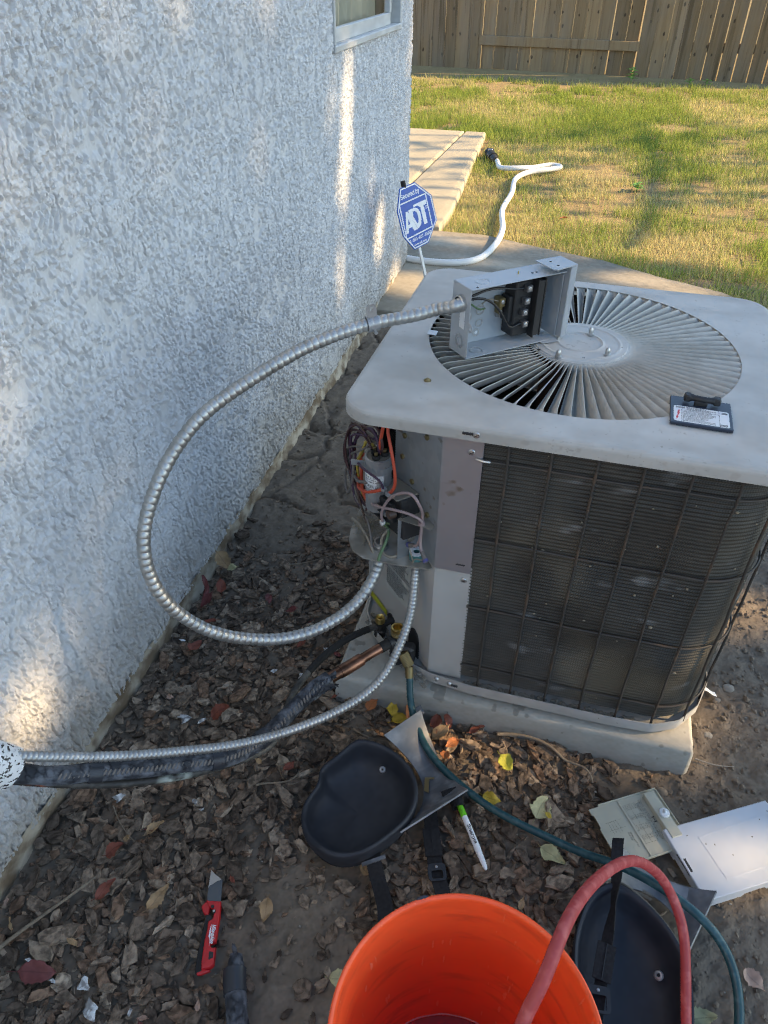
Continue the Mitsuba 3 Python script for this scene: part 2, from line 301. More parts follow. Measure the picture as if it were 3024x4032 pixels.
def loft(pts, rings, cap0=False, cap1=True, jit=0.0, seed=0):
    """pts: ccw outline; rings: (inset, z) from bottom to top"""
    n = len(pts); tg = np.roll(pts, -1, 0) - np.roll(pts, 1, 0); tg /= np.linalg.norm(tg, axis=1, keepdims=True)
    nin = np.stack([-tg[:, 1], tg[:, 0]], 1)
    v, f = [], []
    for ins, z in rings:
        q = pts + nin * ins; v.append(np.c_[q, np.full(n, z)])
    for k in range(len(rings) - 1):
        a = np.arange(n) + k * n; b = (np.arange(n) + 1) % n + k * n
        f += [np.stack([a, b, b + n], 1), np.stack([a, b + n, a + n], 1)]
    for on, k, flip in ((cap0, 0, True), (cap1, len(rings) - 1, False)):
        if on:
            _, tf = trimesh.creation.triangulate_polygon(Polygon(v[k][:, :2]), engine='earcut')
            tv = _
            idx = np.argmin(np.linalg.norm(tv[:, None] - v[k][None, :, :2], axis=2), 1) + k * n
            tf = idx[tf]
            x = np.vstack(v)[:, :2]
            e1, e2 = x[tf[:, 1]] - x[tf[:, 0]], x[tf[:, 2]] - x[tf[:, 0]]; ar = e1[:, 0] * e2[:, 1] - e1[:, 1] * e2[:, 0]
            tf = np.where((ar < 0)[:, None], tf[:, ::-1], tf)
            f.append(tf[:, ::-1] if flip else tf)
    v = np.vstack(v)
    if jit: v = v + (meshkit.noise(v * 60, seed)[:, None] - 0.5) * 2 * jit * norm([1, 1, 1])
    return trimesh.Trimesh(v, np.vstack(f), process=False)
def rrect(x0, y0, x1, y1, r, q=10): return Polygon([(x0 + r, y0 + r), (x1 - r, y0 + r), (x1 - r, y1 - r), (x0 + r, y1 - r)]).buffer(r, quad_segs=q)
def ribbon(p, w, t=0.0016, side=None, n=50, wave=0.0):
    """a strap: flat band along p; side: direction(s) of its width"""
    p = spline(p, n); tg = np.gradient(p, axis=0); tg /= np.linalg.norm(tg, axis=1, keepdims=True)
    s = np.broadcast_to(A(side, float) if side is not None else np.cross(tg, [0, 0, 1.0]), p.shape)
    s = s - tg * (s * tg).sum(1, keepdims=True); s = s / np.linalg.norm(s, axis=1, keepdims=True)
    nn = np.cross(s, tg)
    ring = [(-1, -1), (1, -1), (1, 1), (-1, 1)]
    v = np.concatenate([(p + s * (a * w / 2) + nn * (b * t / 2))[:, None] for a, b in ring], 1).reshape(-1, 3)
    f = []
    for i in range(n - 1):
        for j in range(4):
            a, b = i * 4 + j, i * 4 + (j + 1) % 4
            f += [(a, b, b + 4), (a, b + 4, a + 4)]
    f += [(0, 2, 1), (0, 3, 2)]; e = (n - 1) * 4; f += [(e, e + 1, e + 2), (e, e + 2, e + 3)]
    return trimesh.Trimesh(v, f, process=False)
def grid_mesh(P):
    """P: (a, b, 3) points"""
    a, b = P.shape[:2]; i, j = np.meshgrid(np.arange(a - 1), np.arange(b - 1), indexing='ij')
    q = i * b + j
    f = np.stack([np.stack([q, q + b, q + b + 1], -1), np.stack([q, q + b + 1, q + 1], -1)], 2).reshape(-1, 3)
    return trimesh.Trimesh(P.reshape(-1, 3), f, process=False)
def solid_sheet(P, t):
    """closed sheet of thickness t below the grid P (along its normals)"""
    a, b = P.shape[:2]
    du, dv = np.gradient(P, axis=0), np.gradient(P, axis=1); n = np.cross(du, dv); n /= np.maximum(np.linalg.norm(n, axis=2, keepdims=True), 1e-9)
    g1 = grid_mesh(P); g2 = grid_mesh(P - n * t); N = a * b
    f2 = g2.faces[:, ::-1] + N
    border = [i * b for i in range(a - 1)] + [(a - 1) * b + j for j in range(b - 1)] + [i * b + b - 1 for i in range(a - 1, 0, -1)] + list(range(b - 1, 0, -1))
    e = A(border); e2 = np.roll(e, -1)
    fs = np.vstack([np.stack([e, e + N, e2 + N], 1), np.stack([e, e2 + N, e2], 1)])
    return trimesh.Trimesh(np.vstack([g1.vertices, g2.vertices]), np.vstack([g1.faces, f2, fs]), process=False)
def text(s, o, ex, ey, h, depth=0.0004, bold=False, w=None):
    m = meshkit.text_mesh(s, h, depth, bold)
    if w: m.vertices[:, 0] *= w / max(m.bounds[1][0], 1e-6)
    m.apply_transform(frame(o, ex, ey)); return m
def print_lines(o, ex, ey, w, h, rows, seed=0, fill=0.6, depth=0.0003):
    """rows of small illegible print: short bars"""
    r = np.random.default_rng(seed); ms = []
    for i in range(rows):
        y = h * (i + 0.5) / rows; x = 0
        lim = w * r.uniform(0.6, 1.0)
        while x < lim:
            l = r.uniform(0.02, 0.09) * w
            ms.append(trimesh.creation.box(bounds=[[x, y - fill * h / rows / 2, 0], [min(x + l, w), y + fill * h / rows / 2, depth]])); x += l + 0.018 * w
    m = cat(ms); m.apply_transform(frame(o, ex, ey)); return m
def gz(y):
    t = np.maximum(0, A(y, float) - 3.8); z = 0.039 * (t - 0.6 * (1 - np.exp(-t / 0.6)))
    return np.minimum(z, 0.235)

# ------------------------------------------------------------------ setting: ground, patio, path, lawn
def mulch(x, y):
    """0..1: how thickly bark lies at a point"""
    x, y = np.asarray(x, float), np.asarray(y, float)
    n = meshkit.noise(np.stack([x * 7, y * 7, 0 * x], -1), 3)
    m = np.clip((1.50 - y) / 0.35 + (n - 0.5) * 0.6, 0, 1)
    m *= np.clip((0.30 - x + 0.10 * (y - 0.7)) / 0.14 + (n - 0.5) * 0.8, 0, 1)
    bare = np.exp(-(((x + 0.27) / 0.13) ** 2 + ((y - 0.42) / 0.19) ** 2) ** 2)
    bare2 = np.exp(-(((x - 0.30) / 0.12) ** 2 + ((y - 0.93) / 0.06) ** 2) ** 2)
    m *= 1 - 0.93 * bare - 0.6 * np.clip(bare2, 0, 1)
    return np.clip(m, 0, 1)
gx = np.r_[-400, -150, -60, -25, -10, -5, -3, -2, -1.5, np.arange(-1.1, 1.3, 0.0075), np.geomspace(1.31, 3, 60), 4, 6, 10, 25, 60, 150, 400]
gy = np.r_[-400, -150, -60, -25, -10, -5, -3, -2, -1, -.5, np.arange(0.0, 2.4, 0.0075), np.geomspace(2.41, 4, 110), np.linspace(4.1, 10, 60), 11, 14, 20, 30, 60, 150, 400]
GX, GY = np.meshgrid(gx, gy, indexing='ij')
q = np.stack([GX, GY, 0 * GX], -1)
near = np.exp(-np.clip(np.hypot(GX - 0.1, GY - 1.5) - 2.4, 0, 9) ** 2)
hz = 0.020 * (meshkit.fbm(q * 5, 3, 1) - 0.5) + 0.016 * (meshkit.fbm(q * 42, 3, 5) - 0.5) + 0.007 * (meshkit.fbm(q * 130, 2, 9) - 0.5)
cw = np.clip((GY - 1.25) / 0.3, 0, 1) * np.clip((-0.30 - GX) / 0.1, 0, 1)          # cracked dried mud between the wall and the unit
def cell(p, s):
    rr = np.random.default_rng(s); c = np.stack([rr.uniform(-1.1, -.2, 44), rr.uniform(1.0, 3.2, 44)], 1)
    w = p + 0.03 * (np.stack([meshkit.noise(np.r_['-1', p * 18, 0 * p[..., :1]], 4), meshkit.noise(np.r_['-1', p * 18, 0 * p[..., :1]], 8)], -1) - 0.5)
    d = np.sort(np.linalg.norm(w[..., None, :] - c, axis=-1), axis=-1)
    return d[..., 1] - d[..., 0]
m_ = cw > 0
e_ = np.full(GX.shape, 9.0); e_[m_] = cell(np.stack([GX[m_], GY[m_]], -1), 11)
hz -= cw * 0.030 * np.exp(-(e_ / 0.006) ** 2) * np.clip((meshkit.fbm(q * 9, 2, 77) - 0.36) / 0.2, 0.06, 1); hz += cw * 0.002 * np.clip(e_ / 0.03, 0, 1)
hz -= 0.006
GZ = gz(GY) + hz * near
ground = grid_mesh(np.stack([GX, GY, GZ], -1))
if (ground.vertices[ground.faces[0, 1]] - ground.vertices[ground.faces[0, 0]])[0] and np.cross(ground.vertices[ground.faces[0, 1]] - ground.vertices[ground.faces[0, 0]], ground.vertices[ground.faces[0, 2]] - ground.vertices[ground.faces[0, 0]])[2] < 0: ground.invert()
struct(put('ground', ground, 'mat_soil', True)); labels['ground'].update(label='bare dark soil around the air conditioner')
from scipy.interpolate import RegularGridInterpolator
_gi = RegularGridInterpolator((gx, gy), GZ)
def gh(x, y):
    v = _gi(np.stack([np.asarray(x, float), np.asarray(y, float)], -1).reshape(-1, 2))
    return float(v[0]) if v.size == 1 else v

patio_poly = Polygon([(-1.7, 4.17), (-0.848, 4.175), (-0.567, 4.177), (-0.216, 4.042), (0.081, 3.944), (0.356, 3.784), (0.649, 3.649), (0.834, 3.501), (1.3, 3.1), (1.9, 2.5), (1.3, 2.25), (0.6, 2.7), (-0.2, 2.93), (-0.84, 2.98), (-1.7, 2.98)])
struct(put('patio', loft(outline(patio_poly, 0.03), [(0, -0.05), (0, 0.018), (0.004, 0.026), (0.012, 0.03)], jit=0.002), 'mat_patio', 30))
def path_slab(pts):
    P_ = outline(Polygon(pts), 0.03)
    m = loft(P_, [(0, -0.12), (0, 0.038), (0.006, 0.048), (0.016, 0.052)], jit=0.0005)
    m.vertices[:, 2] += gz(m.vertices[:, 1]); return m
struct(put('path', path_slab([(-0.838, 4.172), (-0.83, 4.47), (-0.86, 5.0), (-0.914, 5.82), (-0.953, 6.46), (-1.118, 6.455), (-1.195, 5.0), (-1.240, 4.172)]), 'mat_path', 30))
put('slab', path_slab([(-1.126, 6.455), (-2.6, 6.42), (-2.6, 4.172), (-1.247, 4.172), (-1.202, 5.0)]), 'mat_path', 30, parent='path')

path_poly = Polygon([(-2.6, 4.17), (-0.838, 4.172), (-0.83, 4.47), (-0.86, 5.0), (-0.914, 5.82), (-0.953, 6.46), (-2.6, 6.42)])
def lawn_density(x, y):
    n = meshkit.fbm(np.stack([x * 1.6, y * 1.6, 0 * x], -1), 3, 21); n2 = meshkit.fbm(np.stack([x * 6, y * 6, 0 * x], -1), 2, 5)
    d = np.clip((n * 0.6 + n2 * 0.5 - 0.36) / 0.14, 0.10, 1)
    d *= np.clip((9.15 - y - 0.5 * (n2 - .5)) / 0.25, 0.0, 1)
    bald = np.clip((y - 7.6) / 0.8, 0, 1) * np.clip((0.6 - x) / 0.8, 0, 1)
    d *= 1 - bald * np.clip((0.62 - n2) / 0.12, 0, 0.95)
    return d
from shapely import contains_xy
N = 330000
bx = rng.uniform(-2.4, 3.4, N); by = 3.2 + 6.1 * rng.random(N) ** 1.25
ok = rng.random(N) < lawn_density(bx, by)
ok &= ~contains_xy(patio_poly.buffer(-0.012), bx, by) & ~contains_xy(path_poly.buffer(0.005), bx, by) & (by > 3.5 - 0.75 * np.clip(bx - 0.8, 0, 2))
ok &= ~((bx < -0.9) & (by < 6.4))
bx, by = bx[ok], by[ok]; n = len(bx)
hue = meshkit.fbm(np.stack([bx * 2.1, by * 2.1, 0 * bx], -1), 3, 33) + 0.17 * rng.standard_normal(n)
straw = 0.478 + 0.20 * np.clip((5.9 - by) / 1.2, -0.4, 1) * np.clip((1.0 - bx) / 0.8, 0.2, 1) - 0.18 * np.exp(-((by - 6.6) / 0.5) ** 2) * (bx < 0.4)
t_ = np.clip((hue - straw + 0.10) / 0.22, 0, 1)[:, None]
cg = A([0.28, 0.35, 0.08]) * rng.uniform(0.7, 1.35, (n, 1)); cs_ = A([0.64, 0.57, 0.29]) * rng.uniform(0.65, 1.2, (n, 1))
bc = cs_ * (1 - t_) + cg * t_
hgt = rng.uniform(0.022, 0.058, n) * (0.75 + 0.5 * t_[:, 0]); ang = rng.uniform(0, 2 * np.pi, n); lean = rng.uniform(0.1, 0.95, n) * hgt
wd_ = rng.uniform(0.0025, 0.0055, n) * (1 + 0.12 * (by - 3.5))
d1 = np.stack([np.cos(ang), np.sin(ang), 0 * ang], 1); d2 = np.stack([-np.sin(ang), np.cos(ang), 0 * ang], 1)
b0 = np.stack([bx, by, gz(by) - 0.002], 1)
tip = b0 + d1 * lean[:, None] + A([0, 0, 1.0]) * hgt[:, None]
V = np.stack([b0 - d2 * wd_[:, None] / 2, b0 + d2 * wd_[:, None] / 2, tip], 1).reshape(-1, 3)
grass = trimesh.Trimesh(V, np.arange(3 * n).reshape(-1, 3), process=False)
scene['mat_grass'] = {'type': 'principledthin', 'base_color': {'type': 'mesh_attribute', 'name': 'vertex_color'}, 'roughness': 0.6, 'diff_trans': 0.8, 'spec_trans': 0.0, 'eta': 1.4}
put('grass', grass, 'mat_grass', False, color=np.repeat(bc, 3, 0)); labels['grass'] = {'label': 'patchy green and straw coloured lawn grass in low sunlight', 'category': 'grass', 'kind': 'stuff'}

# ------------------------------------------------------------------ the house: stucco wall, foundation, window
wp, wd = A([-0.795, 0.38, 0]), norm([-0.091, 3.081, 0]); wn = A([wd[1], -wd[0], 0])
def WP(s, o, z): s, o, z = np.broadcast_arrays(s, o, z); return wp + s[..., None] * wd + o[..., None] * wn + z[..., None] * A([0, 0, 1.0])
S1, WS0, WS1, WZ0, WZ1 = 3.24, 2.09, 2.995, 1.052, 1.95
house = thing('house', 'light grey stucco house wall with a window near its far corner', 'house')
ss = np.r_[-3, -1.5, np.linspace(-0.8, 0.0, 50)[:-1], np.arange(0, 0.95, 0.0022), np.arange(0.95, 1.7, 0.0032), np.arange(1.7, S1, 0.0050), S1]
zz = np.r_[np.arange(0.036, 0.75, 0.0024), np.arange(0.75, 1.30, 0.0036), np.linspace(1.31, 2.0, 50), 2.2, 2.6]
SS, ZZ = np.meshgrid(ss, zz, indexing='ij')
def stucco(s, z):
    p = np.stack([s * 1.0, z * 0.78, 0 * s], -1)
    warp = meshkit.fbm(p * 22, 2, 2)[..., None] - 0.5
    q = p + 0.020 * warp
    def cells(x, y, seed):
        ix, iy = np.floor(x), np.floor(y); f1 = np.full(x.shape, 9.0); top = np.zeros(x.shape)
        for dx in (-1, 0, 1):
            for dy in (-1, 0, 1):
                cx, cy = ix + dx, iy + dy
                h1 = np.sin(cx * 127.1 + cy * 311.7 + seed) * 43758.5453; h1 -= np.floor(h1)
                h2 = np.sin(cx * 269.5 + cy * 183.3 + seed) * 24634.6345; h2 -= np.floor(h2)
                h3 = np.sin(cx * 71.9 + cy * 97.3 + seed) * 15731.7431; h3 -= np.floor(h3)
                d = np.hypot(cx + h1 - x, cy + h2 - y) / (0.75 + 0.5 * h3); m = d < f1
                f1 = np.where(m, d, f1); top = np.where(m, h3, top)
        return f1, top
    c = meshkit.fbm(p * 15, 2, 80); g = meshkit.noise(p * 330, 60)
    f1, t1 = cells(q[..., 0] * 168, q[..., 1] * 146, 3.0); f2, t2 = cells(q[..., 0] * 260 + 7, q[..., 1] * 240, 8.0)
    on = np.clip((t1 + 1.5 * (c - 0.5) - 0.22) / 0.25, 0, 1)
    b1 = np.clip(1.0 - f1 * 1.05, 0, 1) ** 0.5 * on; b2 = np.clip(1.0 - f2, 0, 1) ** 0.6
    rid = 1 - np.abs(2 * meshkit.fbm(q * A([46, 26, 1.0]), 2, 12) - 1)
    crev = np.clip((rid - 0.88) / 0.08, 0, 1) * np.clip((c - 0.42) / 0.08, 0, 1)
    return 0.0066 * b1 + 0.0024 * b2 * (0.4 + b1) + 0.0014 * (g - 0.5) + 0.004 * (c - 0.5) - 0.0075 * crev
HH = stucco(SS, ZZ) - 0.003
edge_w = np.sin(SS * 40) * 0.003 + 0.006 * (meshkit.noise(np.stack([SS * 30, 0 * SS, 0 * SS], -1), 2) - 0.5)
ZZ2 = np.where(ZZ < 0.05, ZZ + edge_w, ZZ)
wall = grid_mesh(WP(SS, HH, ZZ2))
cs3 = np.stack([SS, ZZ], -1).reshape(-1, 2)[wall.faces].mean(1)
hole = (cs3[:, 0] > WS0) & (cs3[:, 0] < WS1) & (cs3[:, 1] > WZ0) & (cs3[:, 1] < WZ1)
wall.update_faces(~hole); wall.remove_unreferenced_vertices()
if (np.cross(*(wall.triangles[0][1:] - wall.triangles[0][0])) @ wn) < 0: wall.invert()
# underside lip of the stucco and the return wall round the far corner
lip = np.stack([WP(ss, stucco(ss, np.full_like(ss, 0.036)) - 0.003, 0.036 + edge_w[:, 0]), WP(ss, -0.03, 0.036 + edge_w[:, 0])], 1)
zc = zz; tt = np.r_[0, 0.006, 0.02, np.arange(0.03, 0.3, 0.02), 1.0, 3.0]
ret = WP(S1, 0, 0)[None, None] + np.zeros((len(zc), len(tt), 1)) - tt[None, :, None] * wn + zc[:, None, None] * A([0, 0, 1.0]) + (0.0045 * (meshkit.fbm(np.stack([zc[:, None] * 50 + 0 * tt, tt * 50 + 0 * zc[:, None], 0 * zc[:, None] + 0 * tt], -1), 2, 3) - 0.5) * (tt > 0.001))[..., None] * wd
ret[:, 0] = WP(np.full(len(zc), S1), HH[-1], ZZ2[-1])
put('wall', cat([wall, grid_mesh(lip), grid_mesh(ret)]), 'mat_stucco', False, parent=house)
sf = np.r_[-3, -1, np.arange(-0.6, S1, 0.010), S1 - 0.004]; zf = np.r_[-0.12, np.linspace(-0.04, 0.048, 10)]
SF, ZF = np.meshgrid(sf, zf, indexing='ij')
hf = 0.006 + 0.016 * (meshkit.fbm(np.stack([SF * 14, ZF * 30, 0 * SF], -1), 3, 4) - 0.5) + 0.014 * np.clip((0.03 - ZF) / 0.07, 0, 1)
put('foundation', grid_mesh(WP(SF, hf - 0.004, ZF)), 'mat_foundation', True, parent=house)
win = house + '__window'
def wbox(s0, s1, o0, o1, z0, z1, b=0.002):
    m = cbox((s0, o0, z0), (s1, o1, z1), b); v = m.vertices.copy(); m.vertices = WP(v[:, 0], v[:, 1], v[:, 2]); m.invert() if m.volume < 0 else None; return m
frame_m = cat([wbox(WS0, WS1, -0.045, 0.012, WZ0 - 0.004, WZ0 + 0.016, 0.003), wbox(WS0, WS0 + 0.014, -0.045, 0.010, WZ0 + 0.016, WZ1), wbox(WS1 - 0.02, WS1, -0.06, 0.010, WZ0 + 0.016, WZ1),
               wbox(WS0, WS1, -0.045, 0.010, WZ1, WZ1 + 0.02)])
scene[win] = mikit.ply(frame_m, 'mat_window_frame', 30)
put('sash', cat([wbox(WS0 + 0.014, WS1 - 0.10, -0.035, -0.012, WZ0 + 0.016, WZ0 + 0.055), wbox(WS1 - 0.115, WS1 - 0.09, -0.034, -0.011, WZ0 + 0.055, WZ1), wbox(WS0 + 0.014, WS0 + 0.03, -0.034, -0.012, WZ0 + 0.055, WZ1)]), 'mat_window_frame', 30, parent=win)
gl = grid_mesh(WP(*np.meshgrid([WS0 + 0.02, WS1 - 0.1], [WZ0 + 0.05, WZ1], indexing='ij')[:1], -0.022, np.meshgrid([WS0 + 0.02, WS1 - 0.1], [WZ0 + 0.05, WZ1], indexing='ij')[1]))
put('pane', gl, 'mat_glass', False, parent=win)
for i in range(9):
    s0 = WS0 + 0.02 + i * 0.098
    P_ = WP(*(lambda a, b: (a, -0.10 - 0.012 * np.cos((a - s0) / 0.098 * np.pi * 2), b))(*np.meshgrid(np.linspace(s0, s0 + 0.094, 8), [WZ0 - 0.01, WZ1], indexing='ij')))
    put('blind_slat', solid_sheet(P_, 0.0015), 'mat_curtain', 30, parent=win)
room = cat([wbox(WS0 - 0.1, WS1 + 0.1, -0.5, -0.49, WZ0 - 0.1, WZ1 + 0.1), wbox(WS0 - 0.1, WS1 + 0.1, -0.49, -0.06, WZ0 - 0.06, WZ0 - 0.02), wbox(WS0 - 0.1, WS1 + 0.1, -0.49, -0.06, WZ1 + 0.03, WZ1 + 0.06), wbox(WS0 - 0.1, WS0 - 0.06, -0.49, -0.06, WZ0 - 0.02, WZ1 + 0.03), wbox(WS1 + 0.02, WS1 + 0.06, -0.49, -0.06, WZ0 - 0.02, WZ1 + 0.03)])
put('recess', room, 'mat_room', False, parent=win)
roof_e = wbox(-3.0, S1 + 0.02, -3.0, 0.02, 2.6, 2.66)
put('roof', roof_e, 'mat_window_frame', False, parent=house)

# ------------------------------------------------------------------ the fence
fence = thing('wooden_fence', 'weathered brown board fence with narrow gaps across the end of the lawn', 'fence')
fd = norm([1, -0.046, 0]); fo = A([-1.63, 9.62, 0]); fn = A([-fd[1], fd[0], 0])
def fb(x0, x1, o0, o1, z0, z1, b=0.003, lean=0.0):
    m = cbox((x0, o0, z0), (x1, o1, z1), b); v = m.vertices.copy(); v[:, 0] += (v[:, 2] - z0) * lean
    m.vertices = fo + v[:, :1] * fd + v[:, 1:2] * fn + v[:, 2:] * A([0, 0, 1.0]); m.fix_normals(); return m
x = -3.2; k = 0; r_ = np.random.default_rng(5)
while x < 4.4:
    w = r_.uniform(0.128, 0.150); gap = r_.uniform(0.001, 0.004)
    if x > 2.2: gap = r_.uniform(0.008, 0.018)
    if abs(x - 1.70) < 0.08: gap = 0.016
    if abs(x - 1.30) < 0.06: gap = 0.012
    mid = 0.0 < x < 1.74
    o = (0.018 if mid else -0.012) + r_.uniform(-0.003, 0.003)
    b = fb(x, x + w, o, o + 0.017, gz(9.5) + (0.0 if mid else -0.02) + r_.uniform(-0.012, 0.012), 2.0 + r_.uniform(-0.01, 0.01), 0.003, r_.normal(0, 0.0025) - (0.004 if x > 1.8 else 0))
    put('plank', b, WOOD[int(r_.integers(0, 5))], False, parent=fence); x += w + gap; k += 1
put('post', fb(-0.05, 0.04, -0.03, 0.06, -0.1, 2.05, 0.004), WOOD[1], False, parent=fence)
for x0 in (1.80, 4.15): put('post', fb(x0, x0 + 0.09, 0.055, 0.14, -0.1, 2.0, 0.004), WOOD[1], False, parent=fence)
put('rail', fb(0.045, 1.79, -0.020, 0.014, 0.435, 0.525, 0.003), WOOD[3], False, parent=fence)
put('rail', fb(0.045, 1.79, -0.020, 0.014, 1.62, 1.71, 0.003), WOOD[2], False, parent=fence)
for a_, b_ in ((-3.2, -0.11), (1.84, 4.4)):
    for z_ in (0.45, 1.65): put('rail', fb(a_, b_, 0.012, 0.05, z_, z_ + 0.09, 0.003), WOOD[2], False, parent=fence)

# ------------------------------------------------------------------ concrete pad
def quad_outline(c, step=0.01):
    return outline(Polygon(c).buffer(-0.006).buffer(0.006, quad_segs=3), step)
pad_q = quad_outline([(-0.372, 0.938), (0.376, 0.952), (0.380, 1.72), (-0.372, 1.72)], 0.012)
pad = loft(pad_q, [(0, -0.05), (0.001, 0.0), (0.0025, 0.03), (0.004, 0.058), (0.0055, 0.0655), (0.009, 0.0692), (0.013, 0.070)], jit=0.0018, seed=3)
one('concrete_pad', pad, 'mat_concrete', 'grey concrete pad under the air conditioner with a sunlit corner', 'concrete pad', smooth=30)

# ------------------------------------------------------------------ the air conditioner
ac = thing('air_conditioner', 'weathered grey outdoor air conditioner on a concrete pad with its control panel open', 'air conditioner')
def pt(name, m, mt, sm=30, sub=None, **kw): return put(name, m, mt, sm, parent=ac + ('__' + sub if sub else ''), **kw)
L0, L1, F0, F1, ZT = -0.350, 0.388, 0.968, 1.660, 0.72
GC, GR = A([0.017, 1.333]), 0.287
lid_o = outline(rrect(L0, F0, L1, F1, 0.062), 0.008)
lip_m = loft(lid_o, [(0.0025, 0.6955), (0, 0.6955), (0, 0.7105), (0.001, 0.7145), (0.003, 0.7178), (0.006, 0.7195), (0.010, 0.72)], cap1=False)
inner = loft(lid_o, [(0.0025, 0.6955), (0.0025, 0.712), (0.010, 0.7185)], cap1=False); inner.invert()
top_poly = Polygon(lid_o).buffer(-0.010, join_style=1).difference(Point(*GC).buffer(GR, quad_segs=64))
sheet = trimesh.creation.extrude_polygon(top_poly, 0.0014, engine='earcut'); sheet.apply_translation([0, 0, ZT - 0.0014])
curl = lathe([(GR + 0.0005, ZT - 0.0002), (GR - 0.002, ZT - 0.001), (GR - 0.0025, ZT - 0.004)], (GC[0], GC[1], 0), m=180)
pt('lid', cat([lip_m, inner, sheet]), 'mat_lid', 25)
# hub of the grille with pressed rings
hz_ = lambda r: ZT + 0.0016 * math.exp(-((r - 0.042) / 0.003) ** 2) + 0.0016 * math.exp(-((r - 0.074) / 0.003) ** 2) - 0.0015 * (r < 0.041) + (-0.0015 if r > 0.088 else 0)
prof = [(max(r, 1e-5), hz_(r)) for r in np.r_[np.linspace(0, 0.036, 4), np.linspace(0.037, 0.092, 60)]][::-1]
hub = lathe([(0.0001, ZT - 0.004), (0.092, ZT - 0.004)] + prof, (GC[0], GC[1], 0), m=96)
pt('grille_hub', hub, 'mat_lid', 30)
NB = 78
for i in range(NB):
    th0 = 2 * math.pi * (i + 0.3) / NB; dth = 2 * math.pi / NB
    rr = np.r_[0.089, 0.094, 0.100, 0.108, np.linspace(0.12, 0.26, 8), 0.266, 0.272, 0.277, 0.281, 0.284, 0.287, 0.2905]
    up = np.clip((rr - 0.090) / 0.022, 0, 1); up = up * up * (3 - 2 * up)
    dn = np.clip((0.2885 - rr) / 0.020, 0, 1); dn = np.sqrt(np.clip(1 - (1 - dn) ** 2, 0, 1))
    t = up * dn
    cc = np.linspace(-1, 1, 9)
    R_, C_ = np.meshgrid(rr, cc, indexing='ij')
    h = t[:, None] * (0.0050 + 0.0076 * (rr[:, None] / 0.287)) * (C_ * (1.45 - 0.45 * C_ ** 2) - 0.15 * (1 - C_ ** 2))
    wdt = dth * (0.5 - 0.06 * t[:, None])
    TH = th0 + C_ * wdt - 0.010 * t[:, None]
    P_ = np.stack([GC[0] + R_ * np.cos(TH), GC[1] + R_ * np.sin(TH), ZT - 0.0022 + h - 0.0085 * t[:, None]], -1)
    pt('louvre', solid_sheet(P_, 0.0011), 'mat_louvre', 40)
for (x_, y_) in ((0.034, 1.371), (0.068, 1.288), (-0.018, 1.254)):
    base = lathe([(0.0001, 0), (0.0062, 0), (0.0062, 0.003), (0.0046, 0.0034), (0.0046, 0.008), (0.004, 0.0115), (0.0022, 0.0145), (0.0001, 0.0155)], (x_, y_, ZT + 0.0005), m=18)
    pt('acorn_nut', base, 'mat_steel', 30)
for (x_, y_) in ((-0.055, 1.275), (0.028, 1.262), (0.092, 1.33)): pt('hub_hole', lathe([(0.0001, 0.0005), (0.003, 0.0005), (0.003, 0)], (x_, y_, ZT + 0.0004), m=12), 'mat_black', 30)
pt('lid_screw', lathe([(0.0001, 0.004), (0.003, 0.004), (0.0045, 0.002), (0.0065, 0.001), (0.0065, 0)], (-0.227, 1.099, ZT), m=14), 'mat_brass_dull', 30)
# fan below the grille
pt('fan_motor', lathe([(0.0001, 0.56), (0.055, 0.56), (0.066, 0.575), (0.066, 0.69), (0.055, 0.705), (0.0001, 0.705)], (GC[0], GC[1], 0), m=36), 'mat_wire_motor', 30)
for k in range(3):
    a0 = 2.2 + k * 2 * math.pi / 3
    R_, Q_ = np.meshgrid(np.linspace(0.06, 0.255, 8), np.linspace(-1, 1, 8), indexing='ij')
    TH = a0 + Q_ * (0.42 + 0.25 * R_ / 0.25)
    pt('fan_blade', solid_sheet(np.stack([GC[0] + R_ * np.cos(TH), GC[1] + R_ * np.sin(TH), 0.555 + 0.035 * Q_], -1), 0.002), 'mat_cap_metal', 30)
# base pan
pan_poly = Polygon([(-0.35, 1.66), (-0.35, 1.155), (-0.345, 1.112), (-0.318, 1.066), (-0.283, 1.035), (-0.252, 1.011), (-0.212, 0.990), (-0.166, 0.975), (-0.08, 0.966), (0.20, 0.9665), (0.285, 0.972), (0.335, 0.995), (0.375, 1.045), (0.396, 1.11), (0.40, 1.2), (0.40, 1.66)]).buffer(-0.03).buffer(0.03)
po = outline(pan_poly, 0.01)
pt('base_pan', loft(po, [(0.006, 0.078), (0.001, 0.080), (0, 0.084), (0, 0.107), (0.0018, 0.107), (0.0018, 0.091), (0.004, 0.090)], cap0=True), 'mat_panel', 30)
debris = []
for _ in range(240):
    u_ = rng.random()
    x_, y_ = (rng.uniform(-0.1, 0.25), rng.uniform(0.972, 0.987)) if u_ < 0.55 else ((lambda s: (-0.172 - 0.707 * s - 0.0 + rng.uniform(-.035, -.002), 0.985 + 0.707 * s + rng.uniform(-.03, 0)))(rng.uniform(-0.02, 0.2)))
    m = trimesh.creation.icosphere(0, rng.uniform(0.002, 0.006)); m.apply_scale([1.6, 1, 0.5]); m.apply_transform(trimesh.transformations.rotation_matrix(rng.uniform(0, 6), [0, 0, 1], )); m.apply_translation([x_, y_, 0.0925 + rng.uniform(0, 0.004)]); debris.append(m)
k_ = pt('pan_debris', cat(debris), 'mat_dusty', False); labels[k_] = {'kind': 'stuff'}
for p_ in ((-0.150, 0.9715, 0.097), (-0.122, 0.969, 0.094)): pt('pan_screw', lathe([(0.0001, 0.003), (0.003, 0.0025), (0.0048, 0), (0.0055, -0.001)], p_, (0, -1, 0), 14), 'mat_steel', 30)
